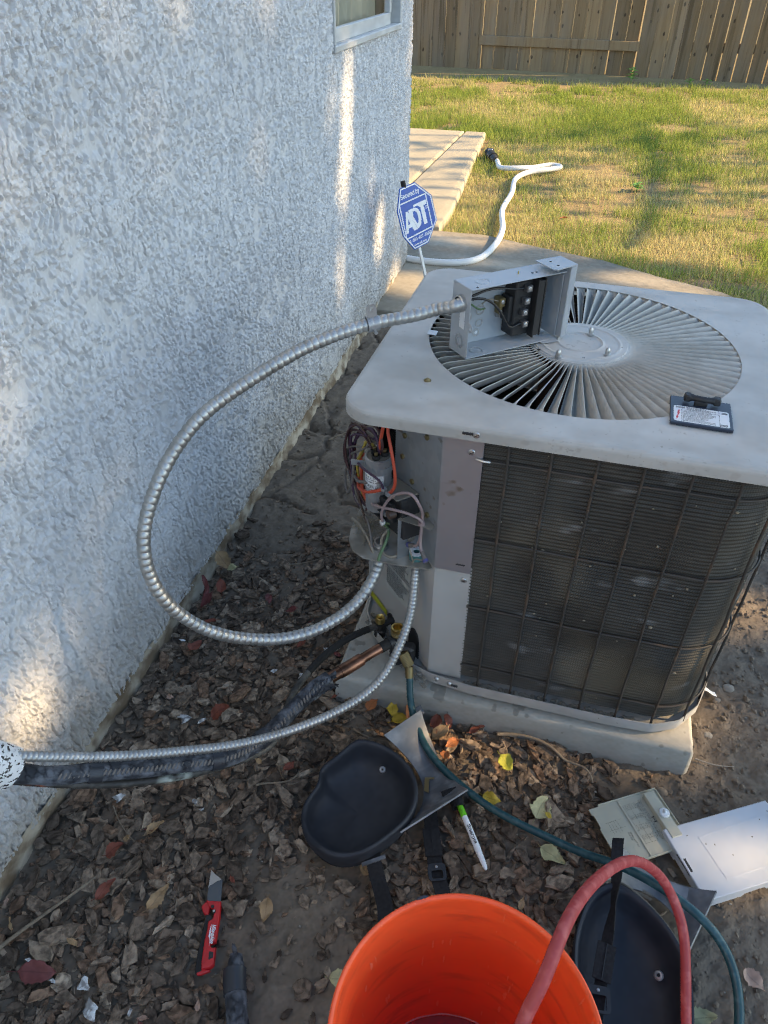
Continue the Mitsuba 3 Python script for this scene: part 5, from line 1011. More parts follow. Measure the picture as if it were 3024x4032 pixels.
put('glue_mark', cat([hull([(x, y, z) for z in (0.0286, 0.0292) for x, y in q]) for q in ([(-0.128, 0.785), (-0.119, 0.783), (-0.124, 0.757), (-0.114, 0.755)], [(-0.128, 0.785), (-0.110, 0.790), (-0.111, 0.786), (-0.127, 0.781)])]), 'mat_brass_dull', False, parent=k1)
put('strap', ribbon([(-0.182, 0.606, 0.040), (-0.177, 0.594, 0.043), (-0.170, 0.583, 0.034), (-0.162, 0.572, 0.022), (-0.148, 0.550, 0.020), (-0.136, 0.525, 0.021), (-0.125, 0.48, 0.018), (-0.12, 0.43, 0.015)], 0.027, 0.003, (0.9, 0.42, 0.1)), 'mat_strap', 40, parent=k1)
put('strap_slot', hull([(-0.196, 0.583, 0.047), (-0.160, 0.607, 0.049), (-0.157, 0.602, 0.049), (-0.193, 0.578, 0.047), (-0.196, 0.583, 0.043), (-0.160, 0.607, 0.045), (-0.157, 0.602, 0.045), (-0.193, 0.578, 0.043)]), 'mat_shell', False, parent=k1)
put('strap', ribbon([(-0.110, 0.735, 0.020), (-0.100, 0.712, 0.022), (-0.092, 0.686, 0.022), (-0.084, 0.662, 0.021), (-0.077, 0.640, 0.020), (-0.066, 0.612, 0.022), (-0.050, 0.584, 0.022), (-0.035, 0.54, 0.018), (-0.02, 0.48, 0.015)], 0.026, 0.003, (0.95, 0.3, 0.0)), 'mat_strap', 40, parent=k1)
put('strap_sleeve', ribbon([(-0.0945, 0.688, 0.0255), (-0.0845, 0.660, 0.0255), (-0.0775, 0.640, 0.0245)], 0.031, 0.004, (0.95, 0.3, 0.0)), 'mat_strap', 40, parent=k1)
put('stitch', ribbon([(-0.0945, 0.688, 0.0285), (-0.0845, 0.660, 0.0285), (-0.0775, 0.640, 0.0275)], 0.0014, 0.001, (0.95, 0.3, 0.0)), 'mat_black', 40, parent=k1)
m, q = buckle(A([-0.066, 0.612, 0.026]), (0.93, 0.36, 0.0), (-0.36, 0.93, 0.05)); bk_ = put('buckle', m, 'mat_cord_black', False, parent=k1); put('pin', q, 'mat_cap_metal', 30, parent=bk_)
put('pen_loop', cat([lathe([(0.0105, -0.011), (0.0125, -0.011), (0.0125, 0.011), (0.0105, 0.011), (0.0105, -0.011)], (-0.058, 0.748, 0.034), norm((0.5, -0.86, -0.1)), 24), ribbon([(-0.085, 0.742, 0.05), (-0.070, 0.752, 0.052), (-0.052, 0.764, 0.048), (-0.042, 0.768, 0.036)], 0.020, 0.003, (0.5, -0.85, 0.0))]), 'mat_strap', 40, parent=k1)
mk = thing('marker_pen', 'white marker pen with a bright green cap pushed through the knee pad loop', 'marker')
m0, m1 = A([-0.064, 0.762, 0.036]), A([0.017, 0.644, 0.019]); md = norm(m1 - m0); ml = np.linalg.norm(m1 - m0)
def along(t): return m0 + md * t
put('cap', tube([along(-0.004), along(-0.003), along(0.020), along(0.044), along(0.0445)], [0.003, 0.0050, 0.0056, 0.0060, 0.0050], 20), 'mat_marker_green', 30, parent=mk)
sd_ = norm(np.cross(md, [0, 0, 1.0])); upm = np.cross(sd_, md)
put('clip', hull([along(t) + upm * o + sd_ * s for t in (0.012, 0.040) for o in (0.0058, 0.0078) for s in (-0.0020, 0.0020)]), 'mat_marker_green', False, parent=mk)
put('barrel', tube([along(t) for t in (0.044, 0.046, 0.075, 0.105, ml - 0.014, ml - 0.006, ml - 0.002, ml)], [0.0052, 0.0055, 0.0058, 0.0060, 0.0048, 0.0041, 0.0031, 0.0012], 22), 'mat_sign_white', 40, parent=mk)
tx = meshkit.text_mesh('Sharpie', 0.0060, 0.0003, True); tx.vertices[:, 0] *= 0.036 / tx.bounds[1][0]
v = tx.vertices.copy(); ph = (v[:, 1] - 0.003) / 0.0061; mx, my = np.sin(ph), np.cos(ph)
tx.vertices = along(0.062) + v[:, :1] * md + (my * (0.0061 + v[:, 2]))[:, None] * upm - (mx * (0.0061 + v[:, 2]))[:, None] * sd_
put('lettering', tx, 'mat_print', False, parent=mk)
k2 = thing('knee_pad', 'black foam knee pad with clear grey shell half hidden behind the orange bucket', 'knee pad', 'knee pads on the ground')
cup2 = [(0.168, 0.545), (0.176, 0.590), (0.203, 0.642), (0.230, 0.657), (0.262, 0.648), (0.300, 0.622), (0.333, 0.578), (0.346, 0.53), (0.346, 0.47), (0.338, 0.41), (0.310, 0.372), (0.265, 0.360), (0.220, 0.372), (0.19, 0.41), (0.175, 0.47)][::-1]
put('cushion', knee_cup(cup2, lambda o: 0.076 + 0 * o[:, 0], 0), 'mat_foam', 45, parent=k2)
put('shell', shell_patch((0.212, 0.650), (0.236, 0.728), (0.395, 0.690), (0.348, 0.585), 0.026, 0.062, (0.030, 0.052)), 'mat_shell', 40, parent=k2)
put('shell_flange', hull([(x, y, z) for z in (0.040, 0.043) for x, y in ((0.300, 0.700), (0.384, 0.694), (0.392, 0.684), (0.366, 0.628), (0.352, 0.634))]), 'mat_shell', False, parent=k2)
put('edge_seam', tube(spline([(0.182, 0.604, 0.0615), (0.204, 0.648, 0.0625), (0.232, 0.664, 0.0625), (0.270, 0.650, 0.0615), (0.308, 0.620, 0.0605), (0.340, 0.576, 0.060)], 60), 0.0022, 8), 'mat_dusty', 40, parent=k2)
put('moulded_print', print_lines((0.262, 0.671, 0.0318), (0.95, -0.30, 0.05), (0.3, 0.95, 0.1), 0.036, 0.014, 2, 9, 0.7), 'mat_dusty', False, parent=k2)
put('rivet', lathe([(0.0025, 0.002), (0.0035, 0.0035), (0.0058, 0.003), (0.0076, 0.001), (0.0078, 0)], (0.306, 0.547, 0.034), norm((-0.45, -0.2, 0.8)), 24), 'mat_cap_metal', 30, parent=k2)
put('slot_end', lathe([(0.0001, 0.001), (0.007, 0.001), (0.0085, 0)], (0.366, 0.676, 0.0432), m=18), 'mat_dusty', 30, parent=k2)
put('strap', ribbon([(0.2275, 0.722, 0.096), (0.226, 0.712, 0.100), (0.2255, 0.700, 0.100), (0.226, 0.686, 0.094), (0.228, 0.668, 0.086), (0.228, 0.645, 0.080), (0.2255, 0.612, 0.078), (0.221, 0.575, 0.074), (0.217, 0.54, 0.070), (0.213, 0.50, 0.066), (0.210, 0.46, 0.06), (0.207, 0.40, 0.055)], 0.019, 0.002, A([(math.cos(a), 0.2, math.sin(a)) for a in np.interp(np.linspace(0, 1, 60), [0, .1, .22, .34, .5, 1], [0.3, 0.15, 0.9, 1.35, 0.6, 0.1])]), 60), 'mat_strap', 40, parent=k2)
put('strap_sleeve', ribbon([(0.2185, 0.553, 0.0755), (0.2155, 0.528, 0.0735), (0.2125, 0.500, 0.0705)], 0.028, 0.004, (0.98, 0.15, 0.0)), 'mat_strap', 40, parent=k2)
put('stitch', ribbon([(0.2185, 0.553, 0.0785), (0.2155, 0.528, 0.0765), (0.2125, 0.500, 0.0735)], 0.0014, 0.001, (0.98, 0.15, 0.0)), 'mat_black', 40, parent=k2)
m, q = buckle(A([0.209, 0.473, 0.070]), (0.98, 0.10, 0.0), (-0.10, 0.98, 0.06), 0.036, 0.036); bk_ = put('buckle', m, 'mat_cord_black', False, parent=k2); put('pin', q, 'mat_cap_metal', 30, parent=bk_)

# ------------------------------------------------------------------ beige inner panel and grey cover lying on the soil
bg = thing('inner_panel', 'beige plastic inner panel with raised bar and faint printed table lying on soil', 'panel')
B0, B1, B3 = A([0.186, 0.810, 0.020]), A([0.309, 0.889, 0.018]), A([0.256, 0.717, 0.024])
bu_, bl_ = norm(B1 - B0), np.linalg.norm(B1 - B0); bv_ = B3 - B0; bw_ = np.linalg.norm(bv_ - bu_ * (bv_ @ bu_)); bv_ = norm(bv_ - bu_ * (bv_ @ bu_)); bn_ = -np.cross(bu_, bv_)
def BG(m): v = m.vertices.copy(); m.vertices = B0 + v[:, :1] * bu_ + v[:, 1:2] * bv_ + v[:, 2:] * bn_; m.fix_normals(); return m
W_, D_ = bl_, bw_
put('plate', BG(prism(Polygon([(0, 0), (0.020, 0), (0.021, -0.003), (W_, -0.003), (W_, D_), (0.004, D_), (0.004, D_ * 0.7), (0, D_ * 0.68), (0, D_ * .35), (0.003, D_ * .34), (0.003, D_ * .12), (0, D_ * .1)]), -0.003, 0.0)), 'mat_beige', False, parent=bg)
put('rim', BG(cat([cbox((0.02, -0.003, 0), (W_, -0.001, 0.004), 0.0005), cbox((W_ - 0.002, 0, 0), (W_, D_, 0.004), 0.0005), cbox((0.004, D_ - 0.002, -0.003), (W_, D_, 0.003), 0.0005)])), 'mat_beige', False, parent=bg)
put('divider', BG(cbox((0.060, 0.0, 0.0), (0.0625, D_ - 0.002, 0.0022), 0.0005)), 'mat_beige', False, parent=bg)
rb_ = put('raised_bar', BG(cbox((0.112, 0.006, 0), (0.134, D_ - 0.016, 0.013), 0.001)), 'mat_beige', False, parent=bg)
put('knob', BG(cat([lathe([(0.0001, 0.004), (0.0085, 0.004), (0.0095, 0.003), (0.0095, 0)], (0.126, D_ * 0.46, 0.013), m=28), lathe([(0.0001, 0.012), (0.0022, 0.0115), (0.0034, 0.009), (0.0034, 0.004)], (0.126, D_ * 0.46, 0.013), m=20)])), 'mat_label', 30, parent=bg)
put('slot_mark', BG(cat([cbox((0.1055, 0.047 + 0.0 * i, 0.0), (0.1115, 0.0495, 0.0006), 0.0002) for i in (0,)] + [cbox((0.1055, 0.056, 0.0), (0.1115, 0.0585, 0.0006), 0.0002), cbox((0.1075, 0.0515, 0.0), (0.1095, 0.054, 0.0006), 0.0002)])), 'mat_black', False, parent=bg)
def btext(s, u, v, h, w): # reads along +v
    m = meshkit.text_mesh(s, h, 0.0003); m.vertices[:, 0] *= w / m.bounds[1][0]
    x = m.vertices.copy(); m.vertices = np.c_[u - x[:, 1] + 0 * x[:, 0], v + x[:, 0], 0.0002 + x[:, 2]]; m.invert() if m.volume < 0 else None; return m
pr_ = [btext('USE 60/75C ALUMINUM OR COPPER WIRE', 0.1025, 0.010, 0.0030, 0.082), btext('WIRE SPECIFICATIONS (AL-CU WIRE)', 0.0965, 0.014, 0.0030, 0.072), btext('INSERT PULLOUT', 0.052, 0.062, 0.0026, 0.030), btext('FOR OFF', 0.048, 0.062, 0.0026, 0.016)]
pr_ += [cbox((u, 0.012, 0.0001), (u + 0.0005, 0.09, 0.0004), 0.0001) for u in (0.104, 0.098, 0.0915, 0.078, 0.066)]
pr_ += [cbox((0.064, v, 0.0001), (0.0915, v + 0.0005, 0.0004), 0.0001) for v in (0.012, 0.040, 0.064, 0.090)]
for i in range(5):
    for j in range(4): pr_.append(btext('4 6 8 10 12 14'[j * 2:j * 2 + 5].strip() or '10', 0.0895 - i * 0.0048, 0.014 + j * 0.020, 0.0024, 0.009))
pr_ += [cbox((0.015, v, 0.0001), (0.048, v + 0.0005, 0.0004), 0.0001) for v in (0.034, 0.050)] + [cbox((u, 0.034, 0.0001), (u + 0.0004, 0.058, 0.0004), 0.0001) for u in (0.020, 0.026, 0.032, 0.038)]
pl_ = print_lines((0.012, 0.020, 0.0001), (0, 1, 0), (-1, 0, 0), 0.05, 0.0, 1, 3) if False else None
put('print', BG(cat(pr_)), 'mat_faint_print', False, parent=bg)
cv = thing('box_cover', 'light grey metal box cover lying open side down on dark soil', 'cover')
Q0, Qx = A([0.318, 0.800]), norm(A([0.176, 0.106])); Qy = A([Qx[1], -Qx[0]])
def CV(m): v = m.vertices.copy(); m.vertices = np.c_[Q0 + v[:, :1] * Qx + v[:, 1:2] * Qy, v[:, 2]]; m.fix_normals(); return m
CWD, CDP, CZ = 0.222, 0.132, 0.033
def arch(y0, sgn):
    p = Polygon([(0, 0.004), (CWD * 0.36, 0.004), (CWD * 0.38, 0.012), (CWD * 0.50, 0.014), (CWD * 0.56, 0.013), (CWD * 0.60, 0.003), (CWD, 0.003), (CWD, CZ - 0.001), (0, CZ - 0.001)])
    m = prism(p, 0, 0.0014); v = m.vertices.copy(); m.vertices = np.c_[v[:, 0], y0 + v[:, 2], v[:, 1]]; return m
put('face', CV(loft(outline(rrect(0, 0, CWD, CDP, 0.003), 0.004), [(0.0015, CZ - 0.0015), (0, CZ - 0.002), (0, CZ - 0.001), (0.0015, CZ)], cap0=True)), 'mat_cover', 30, parent=cv)
put('flange', CV(arch(CDP - 0.0016, 1)), 'mat_cover', False, parent=cv); put('flange', CV(arch(0.0004, 1)), 'mat_cover', False, parent=cv)
put('flange', CV(cat([cbox((0.0002, 0.002, 0.006), (0.0016, 0.045, CZ - 0.001), 0.0003), cbox((0.0002, 0.085, 0.012), (0.0016, CDP - 0.002, CZ - 0.001), 0.0003), cbox((0.0002, 0.045, 0.012), (0.0016, 0.085, CZ - 0.008), 0.0003)])), 'mat_cover', False, parent=cv)
em = Polygon([(0.055, 0.030), (0.205, 0.024), (0.205, 0.105), (0.058, 0.108)])
put('embossed_square', CV(cat([prism(em.buffer(0.0012).difference(em.buffer(-0.0012)), CZ - 0.0004, CZ + 0.0006)])), 'mat_cover', False, parent=cv)
put('slot', CV(cbox((0.004, 0.058, CZ - 0.0003), (0.0085, 0.082, CZ + 0.0003), 0.0001)), 'mat_black', False, parent=cv)
for u, v in ((0.06, 0.045), (0.075, 0.05), (0.036, 0.022), (0.185, 0.03), (0.095, 0.075), (0.15, 0.055), (0.21, 0.02)): put('speck', CV(lathe([(0.0001, 0.0003), (0.0012, 0.0002), (0.0014, 0)], (u, v, CZ), m=8)), 'mat_dusty', 30, parent=cv)

# ------------------------------------------------------------------ knife and cut piece of insulation
kn = thing('utility_knife', 'red folding utility knife with open blade lying on bare dirt', 'knife')
zk = 0.010
hp = Polygon([(-0.4365, 0.4605), (-0.412, 0.466), (-0.4035, 0.444), (-0.392, 0.405), (-0.398, 0.402), (-0.4005, 0.3985), (-0.394, 0.395), (-0.3885, 0.398), (-0.380, 0.374), (-0.384, 0.368), (-0.3965, 0.362), (-0.402, 0.374), (-0.4115, 0.404), (-0.414, 0.418), (-0.4185, 0.431), (-0.4135, 0.436), (-0.4145, 0.444), (-0.420, 0.452), (-0.429, 0.453)])
hp = hp.difference(Polygon([(-0.3955, 0.3885), (-0.3885, 0.3895), (-0.3855, 0.382), (-0.391, 0.377)]))
hd_ = put('handle', loft(outline(Polygon(hp.exterior), 0.0012), [(0.0015, zk), (0, zk + 0.001), (0, zk + 0.0095), (0.0008, zk + 0.0112), (0.0018, zk + 0.0118)]), 'mat_knife_red', 30, parent=kn)
put('opening', prism(Polygon([(-0.3955, 0.3885), (-0.3885, 0.3895), (-0.3855, 0.382), (-0.391, 0.377)]), zk + 0.0116, zk + 0.0121), 'mat_black', False, parent=kn)
put('spine', loft(outline(Polygon([(-0.419, 0.432), (-0.4145, 0.418), (-0.4115, 0.404), (-0.402, 0.374), (-0.397, 0.362), (-0.404, 0.356), (-0.410, 0.372), (-0.418, 0.402), (-0.4235, 0.428)]).buffer(0.001), 0.0015), [(0.001, zk - 0.003), (0, zk - 0.001), (0, zk + 0.006), (0.001, zk + 0.0075)]), 'mat_black_rubber', 30, parent=kn)
put('back_handle', loft(outline(Polygon([(-0.4060, 0.3715), (-0.4012, 0.3555), (-0.3965, 0.3570), (-0.3845, 0.3655), (-0.397, 0.3625), (-0.4015, 0.374)]).buffer(0.001), 0.0015), [(0.001, zk - 0.003), (0, zk - 0.001), (0, zk + 0.005), (0.001, zk + 0.006)]), 'mat_knife_red', 30, parent=kn)
put('thumb_hook', loft(outline(Polygon([(-0.4365, 0.459), (-0.428, 0.453), (-0.4255, 0.442), (-0.4335, 0.443), (-0.440, 0.450)]).buffer(0.0012), 0.0012), [(0.001, zk - 0.001), (0, zk), (0, zk + 0.007), (0.001, zk + 0.008)]), 'mat_knife_red', 30, parent=kn)
put('gap', prism(Polygon([(-0.4265, 0.4425), (-0.4145, 0.437), (-0.418, 0.4305), (-0.4235, 0.432)]).buffer(0.002), zk - 0.002, zk + 0.005), 'mat_black', False, parent=kn)
put('blade_holder', prism(Polygon([(-0.436, 0.461), (-0.4125, 0.4655), (-0.4265, 0.5015), (-0.4345, 0.4955), (-0.4435, 0.484), (-0.4405, 0.4725)]), zk + 0.0035, zk + 0.0085), 'mat_blade', False, parent=kn)
put('blade', prism(Polygon([(-0.4445, 0.482), (-0.4345, 0.495), (-0.4275, 0.5005), (-0.4345, 0.5035), (-0.4445, 0.507), (-0.4535, 0.5115)]), zk + 0.005, zk + 0.0062), 'mat_steel', False, parent=kn)
for p_, r_k, mt in (((-0.4215, 0.4535), 0.0026, 'mat_black'), ((-0.4155, 0.4470), 0.0030, 'mat_black')): put('pivot', lathe([(0.0001, 0.0012), (r_k, 0.0010), (r_k, 0)], (p_[0], p_[1], zk + 0.0118), m=16), mt, 30, parent=kn)
put('button', lathe([(0.0001, 0.0022), (0.0018, 0.002), (0.002, 0)], (-0.4158, 0.4474, zk + 0.0124), m=16), 'mat_steel', 30, parent=kn)
kd = norm(A([0.028, -0.088, 0.0])); kp = A([-kd[1], kd[0], 0])
inl = Polygon([(-0.4105, 0.4300), (-0.4040, 0.4345), (-0.3955, 0.407), (-0.4035, 0.405), (-0.4035, 0.3985), (-0.394, 0.372), (-0.3985, 0.369), (-0.4065, 0.399)])
put('inlay_edge', cat([prism(inl.buffer(0.0005).difference(inl.buffer(-0.0003)), zk + 0.0117, zk + 0.0124)]), 'mat_knife_red', False, parent=kn)
tx = meshkit.text_mesh('Milwaukee', 0.0062, 0.0004, True); tx.vertices[:, 0] = tx.vertices[:, 0] * 0.029 / tx.bounds[1][0]; tx.vertices[:, 0] += 0.22 * tx.vertices[:, 1]
tx.apply_transform(frame((-0.4085, 0.4275, zk + 0.0121), kd, kp)); lt = put('lettering', tx, 'mat_sign_white', False, parent=kn)
bz = prism(Polygon([(0.0, -0.0012), (0.012, -0.0012), (0.011, -0.0004), (0.024, -0.0010), (0.032, 0.0006), (0.018, -0.0022), (0.019, -0.0030), (0.008, -0.0026)]).buffer(0.0002), 0, 0.0004); bz.apply_transform(frame((-0.4090, 0.4270, zk + 0.0121), kd, kp)); put('bolt_mark', bz, 'mat_sign_white', False, parent=kn)

fi = thing('cut_insulation', 'short cut off piece of cracked black pipe insulation with tape bands', 'insulation')
fp = spline([(-0.352, 0.398, 0.021), (-0.340, 0.366, 0.020), (-0.322, 0.332, 0.020), (-0.302, 0.298, 0.019), (-0.283, 0.262, 0.019), (-0.262, 0.22, 0.019)], 80)
put('foam', tube(fp, lambda s, a: 0.0165 * np.clip(0.55 + s * 14 + 0.25 * np.sin(a), 0.35, 1) + 0.0028 * (meshkit.noise(np.stack([s * 70 + 0 * a, np.cos(a) * 2 + 0 * s, np.sin(a) * 2 + 0 * s], -1), 5) - 0.5), 28), 'mat_insulation', 50, parent=fi)
put('tape_band', tube(fp[9:24], 0.0183, 24), 'mat_tape', 40, parent=fi); put('tape_band', tube(fp[43:53], 0.0180, 24), 'mat_tape', 40, parent=fi)
put('torn_tip', hull([(-0.360, 0.410, 0.024), (-0.366, 0.411, 0.018), (-0.350, 0.400, 0.034), (-0.345, 0.393, 0.020), (-0.356, 0.394, 0.012), (-0.3625, 0.404, 0.026)]), 'mat_insulation', 30, parent=fi)

# ------------------------------------------------------------------ bark chips
def chip(r, k=9):
    L, W = 1.0, r.uniform(0.24, 0.78); th = np.sort(r.uniform(0, 2 * np.pi, k) * 0.35 + np.arange(k) * 2 * np.pi / k * 0.85)
    rad = r.uniform(0.72, 1.08, k); p = np.stack([np.cos(th) * rad * L / 2, np.sin(th) * rad * W / 2], 1); h = r.uniform(0.12, 0.26)
    bot = np.c_[p * 0.9, np.full(k, 0) + r.uniform(-0.02, 0.02, k)]; mid = np.c_[p, h * r.uniform(0.45, 0.75, k)]; top = np.c_[p * r.uniform(0.84, 0.97, (k, 1)), h * r.uniform(0.8, 1.25, k)]
    c = A([[r.uniform(-0.1, 0.1), r.uniform(-.08, .08), h * r.uniform(0.85, 1.25)]])
    v = np.vstack([bot, mid, top, c]); bend = r.uniform(-0.08, 0.08); v[:, 2] += bend * (v[:, 0] ** 2 - 0.08)
    f = []
    for lv in (0, k):
        for i in range(k):
            a, b = lv + i, lv + (i + 1) % k; f += [(a, b, b + k), (a, b + k, a + k)]
    for i in range(k): f.append((2 * k + i, 2 * k + (i + 1) % k, 3 * k))
    return trimesh.Trimesh(v, A(f), process=False)
rc = np.random.default_rng(42)
CH_M = [chip(rc) for _ in range(24)]
BARK_PLY = {}
FOOT = [Polygon(cup1).buffer(-0.012), Polygon(cup2).buffer(-0.01), Point(*BC).buffer(0.13), Polygon([(-0.225, 0.826), (-0.168, 0.903), (-0.05, 0.752), (-0.12, 0.66)]), Polygon([(0.19, 0.81), (0.305, 0.885), (0.375, 0.796), (0.26, 0.72)]), Polygon([(0.32, 0.8), (0.494, 0.9), (0.56, 0.8), (0.39, 0.70)]), Polygon(hp.exterior).buffer(0.004), Polygon([(-0.37, 0.40), (-0.345, 0.41), (-0.25, 0.22), (-0.28, 0.2)])]
import shapely
for _f in FOOT: shapely.prepare(_f)
def blocked(x, y):
    if any(f.contains(Point(x, y)) for f in FOOT): return True
    if -0.372 < x < 0.38 and 0.938 + (x + 0.372) * 0.0187 < y < 1.72: return True
    return (x - wp[0]) * wn[0] + (y - wp[1]) * wn[1] < 0.012
chips = []
_cx, _cy = rc.uniform(-0.86, 0.50, 16000), rc.uniform(0.10, 1.9, 16000)
_ok = rc.random(16000) < mulch(_cx, _cy)
for x, y in zip(_cx[_ok], _cy[_ok]):
    if blocked(x, y) or len(chips) >= 5600: continue
    L = float(np.clip(rc.lognormal(-3.72, 0.40), 0.010, 0.060))
    if rc.random() < 0.08: L *= 1.35
    chips.append((L, x, y))
chips.sort(reverse=True)
depth_of = lambda x, y: (A([x, y, 0]) - CAM) @ FWD
order = sorted(range(len(chips)), key=lambda i: -chips[i][0] / depth_of(chips[i][1], chips[i][2]))
indiv = set([i for i in order if 0.22 < chips[i][2] < 1.3][:300])
stuffm = [[] for _ in BARK]
MID = {}
for i, (L, x, y) in enumerate(chips):
    kk, mm = int(rc.integers(0, 24)), int(rc.choice(5, p=[0.34, 0.24, 0.2, 0.08, 0.14]))
    g = 0.5 * min(1.0, 1.25 * mulch(x, y))
    z = float(gh(x, y)) + L * 0.05 + rc.uniform(0.0, 0.014) * g * (1.3 if i in indiv else 0.8)
    M = trimesh.transformations.euler_matrix(rc.normal(0, 0.17), rc.normal(0, 0.17), rc.uniform(0, 6.28)); M[:3, :3] *= L * A([1.0, 1.0, 0.9]); M[:3, 3] = (x, y, z)
    if i in indiv:
        if (kk, mm) not in MID: MID[(kk, mm)] = mikit.ply(CH_M[kk], BARK[mm], False)
        key = 'bark_chip' if 'bark_chip' not in scene else f'bark_chip_{sum(1 for q in labels if q.startswith("bark_chip")):03d}'
        scene[key] = {**MID[(kk, mm)], 'to_world': T(M.tolist())}
        labels[key] = {'label': 'large brown bark chip among the mulch beside the house wall', 'category': 'bark chip', 'group': 'large bark chips in the mulch'}
    else:
        m = CH_M[kk].copy(); m.apply_transform(M); stuffm[mm].append(m)
# loose slivers and crumbs
for _ in range(2600):
    x, y = rc.uniform(-0.86, 0.45), rc.uniform(0.10, 2.1)
    if rc.random() > 0.15 + mulch(x, y) or blocked(x, y): continue
    m = CH_M[int(rc.integers(0, 24))].copy(); L = rc.uniform(0.006, 0.022)
    m.apply_scale([L, L * rc.uniform(0.2, 0.5), L * 0.6]); m.apply_transform(trimesh.transformations.euler_matrix(rc.normal(0, 0.3), rc.normal(0, 0.3), rc.uniform(0, 6.28))); m.apply_translation([x, y, float(gh(x, y)) + 0.002]); stuffm[int(rc.integers(0, 5))].append(m)
for i, ms in enumerate(stuffm):
    key = 'bark_mulch' if i == 0 else f'bark_mulch__{i:03d}'
    scene['bark_mulch' + ('' if False else f'__{i + 1:03d}')] = mikit.ply(cat(ms), BARK[i], False)
labels['bark_mulch'] = {'label': 'layer of small dark bark mulch between the wall and the air conditioner', 'category': 'mulch', 'kind': 'stuff'}
# soil crumbs and pebbles of the bare soil
cr = []
ICO = trimesh.creation.icosphere(0, 1.0)
for _ in range(13000):
    x, y = (rc.uniform(0.15, 0.95), rc.uniform(0.15, 2.2)) if rc.random() < 0.62 else (rc.uniform(-0.86, 0.2), rc.uniform(0.15, 2.6))
    if blocked(x, y) or (rc.random() < 0.75 * mulch(x, y)): continue
    s_ = 0.0013 + 0.0062 * rc.random() ** 3.2; m = ICO.copy(); m.vertices = m.vertices * s_ * rc.uniform(0.65, 1.25, (len(m.vertices), 1)); m.apply_scale([1, 1, 0.75]); m.apply_translation([x, y, float(gh(x, y)) + s_ * 0.3]); cr.append(m)
scene['soil_crumbs'] = mikit.ply(cat(cr), 'mat_soil', False); labels['soil_crumbs'] = {'label': 'small crumbs and clods scattered over the bare dark soil', 'category': 'soil', 'kind': 'stuff'}
cr = []
for _ in range(420):
    x, y = (rc.uniform(0.2, 0.95), rc.uniform(0.15, 2.2)) if rc.random() < 0.5 else (rc.uniform(-0.86, 0.3), rc.uniform(0.15, 2.6))
    if blocked(x, y): continue
    s_ = rc.uniform(0.0009, 0.0026); m = ICO.copy(); m.vertices = m.vertices * s_ * rc.uniform(0.7, 1.2, (len(m.vertices), 1)); m.apply_scale([1.3, 0.9, 0.7]); m.apply_translation([x, y, float(gh(x, y)) + s_ * 0.5 + 0.012 * mulch(x, y)]); cr.append(m)
scene['grit'] = mikit.ply(cat(cr), 'mat_stone', False); labels['grit'] = {'label': 'pale grit and seed specks sprinkled over the soil and bark', 'category': 'grit', 'kind': 'stuff'}
# ------------------------------------------------------------------ fallen leaves
def leaf_mesh(r, L, wr=0.62, curl=0.25, serr=0.05):
    nu, nv = 15, 7; u = np.linspace(0, 1, nu)
    w = np.sin(np.pi * np.clip(u, 0, 1) ** 0.75) ** 0.85 * wr / 2; w = w * (1 + serr * np.where(np.arange(nu) % 2, 1, -1) + 0.16 * (r.random(nu) - 0.5)) + 0.006
    v = np.linspace(-1, 1, nv); ph = r.uniform(0, 6)
    sk = 1 + 0.22 * (r.random((nu, 1)) - 0.5) * np.sign(v[None])
    X = (u[:, None] - 0.5) + 0.10 * np.abs(v[None]) * np.sin(u[:, None] * 9 + ph) * 0.4; Y = w[:, None] * v[None] * sk + 0.03 * np.sin(u[:, None] * 4 + ph)
    Z = curl * (np.abs(v[None]) ** 1.6) * w[:, None] * 0.9 + r.uniform(-0.3, 0.35) * (X ** 2) + 0.05 * np.sin(u[:, None] * 7 + v[None] * 2 + ph)
    m = solid_sheet(np.stack([X, Y, Z], -1) * L, 0.0005)
    uvx = np.broadcast_to(v[None], (nu, nv)).reshape(-1); uvy = np.broadcast_to(u[:, None], (nu, nv)).reshape(-1)
    st = rod(A([-0.5, 0.03 * math.sin(ph), 0.25 * r.uniform(-0.3, 0.35)]) * L, A([-0.72, 0.04, 0.02]) * L, 0.0006, 5); k = len(st.vertices)
    return trimesh.util.concatenate([m, st]), np.r_[np.stack([np.r_[uvx, uvx], np.r_[uvy, uvy]], 1), np.zeros((k, 2))]
rl = np.random.default_rng(12)
def leaf(x, y, L, c, label, group=None, dz=0.0, wr=0.62, curl=0.3, tilt=0.25, rz=None):
    m, uv = leaf_mesh(rl, L, wr, curl); m.apply_transform(trimesh.transformations.euler_matrix(rl.normal(0, tilt), rl.normal(0, tilt), rl.uniform(0, 6.28) if rz is None else rz))
    m.apply_translation([x, y, float(gh(x, y)) + 0.013 * min(1, 1.3 * float(mulch(x, y))) + 0.006 + dz - min(0, m.bounds[0][2]) * 0.6])
    one('fallen_leaf', m, LEAF[c], label, 'leaf', group, smooth=True, uv=uv)
leaf(-0.209, 0.915, 0.044, 'yellow', 'golden yellow leaf beside the grey knee pad shell at the concrete pad', wr=0.8, dz=.004, rz=0.6)
leaf(-0.186, 0.928, 0.046, 'orange', 'orange leaf overlapping the golden yellow leaf by the concrete pad', wr=0.75, dz=.006, rz=2.6)
leaf(-0.277, 0.930, 0.036, 'orange', 'tan orange leaf standing against the concrete pad, leftmost of the bright cluster', wr=0.8, dz=.006, tilt=.5)
leaf(-0.233, 0.932, 0.032, 'yellow', 'small pale yellow leaf propped on the concrete pad edge', wr=0.75, dz=.010, tilt=.6)
leaf(-0.134, 0.920, 0.040, 'red', 'curled brick red leaf right of the teal hose beside the concrete pad', wr=0.7, dz=.010, tilt=.5)
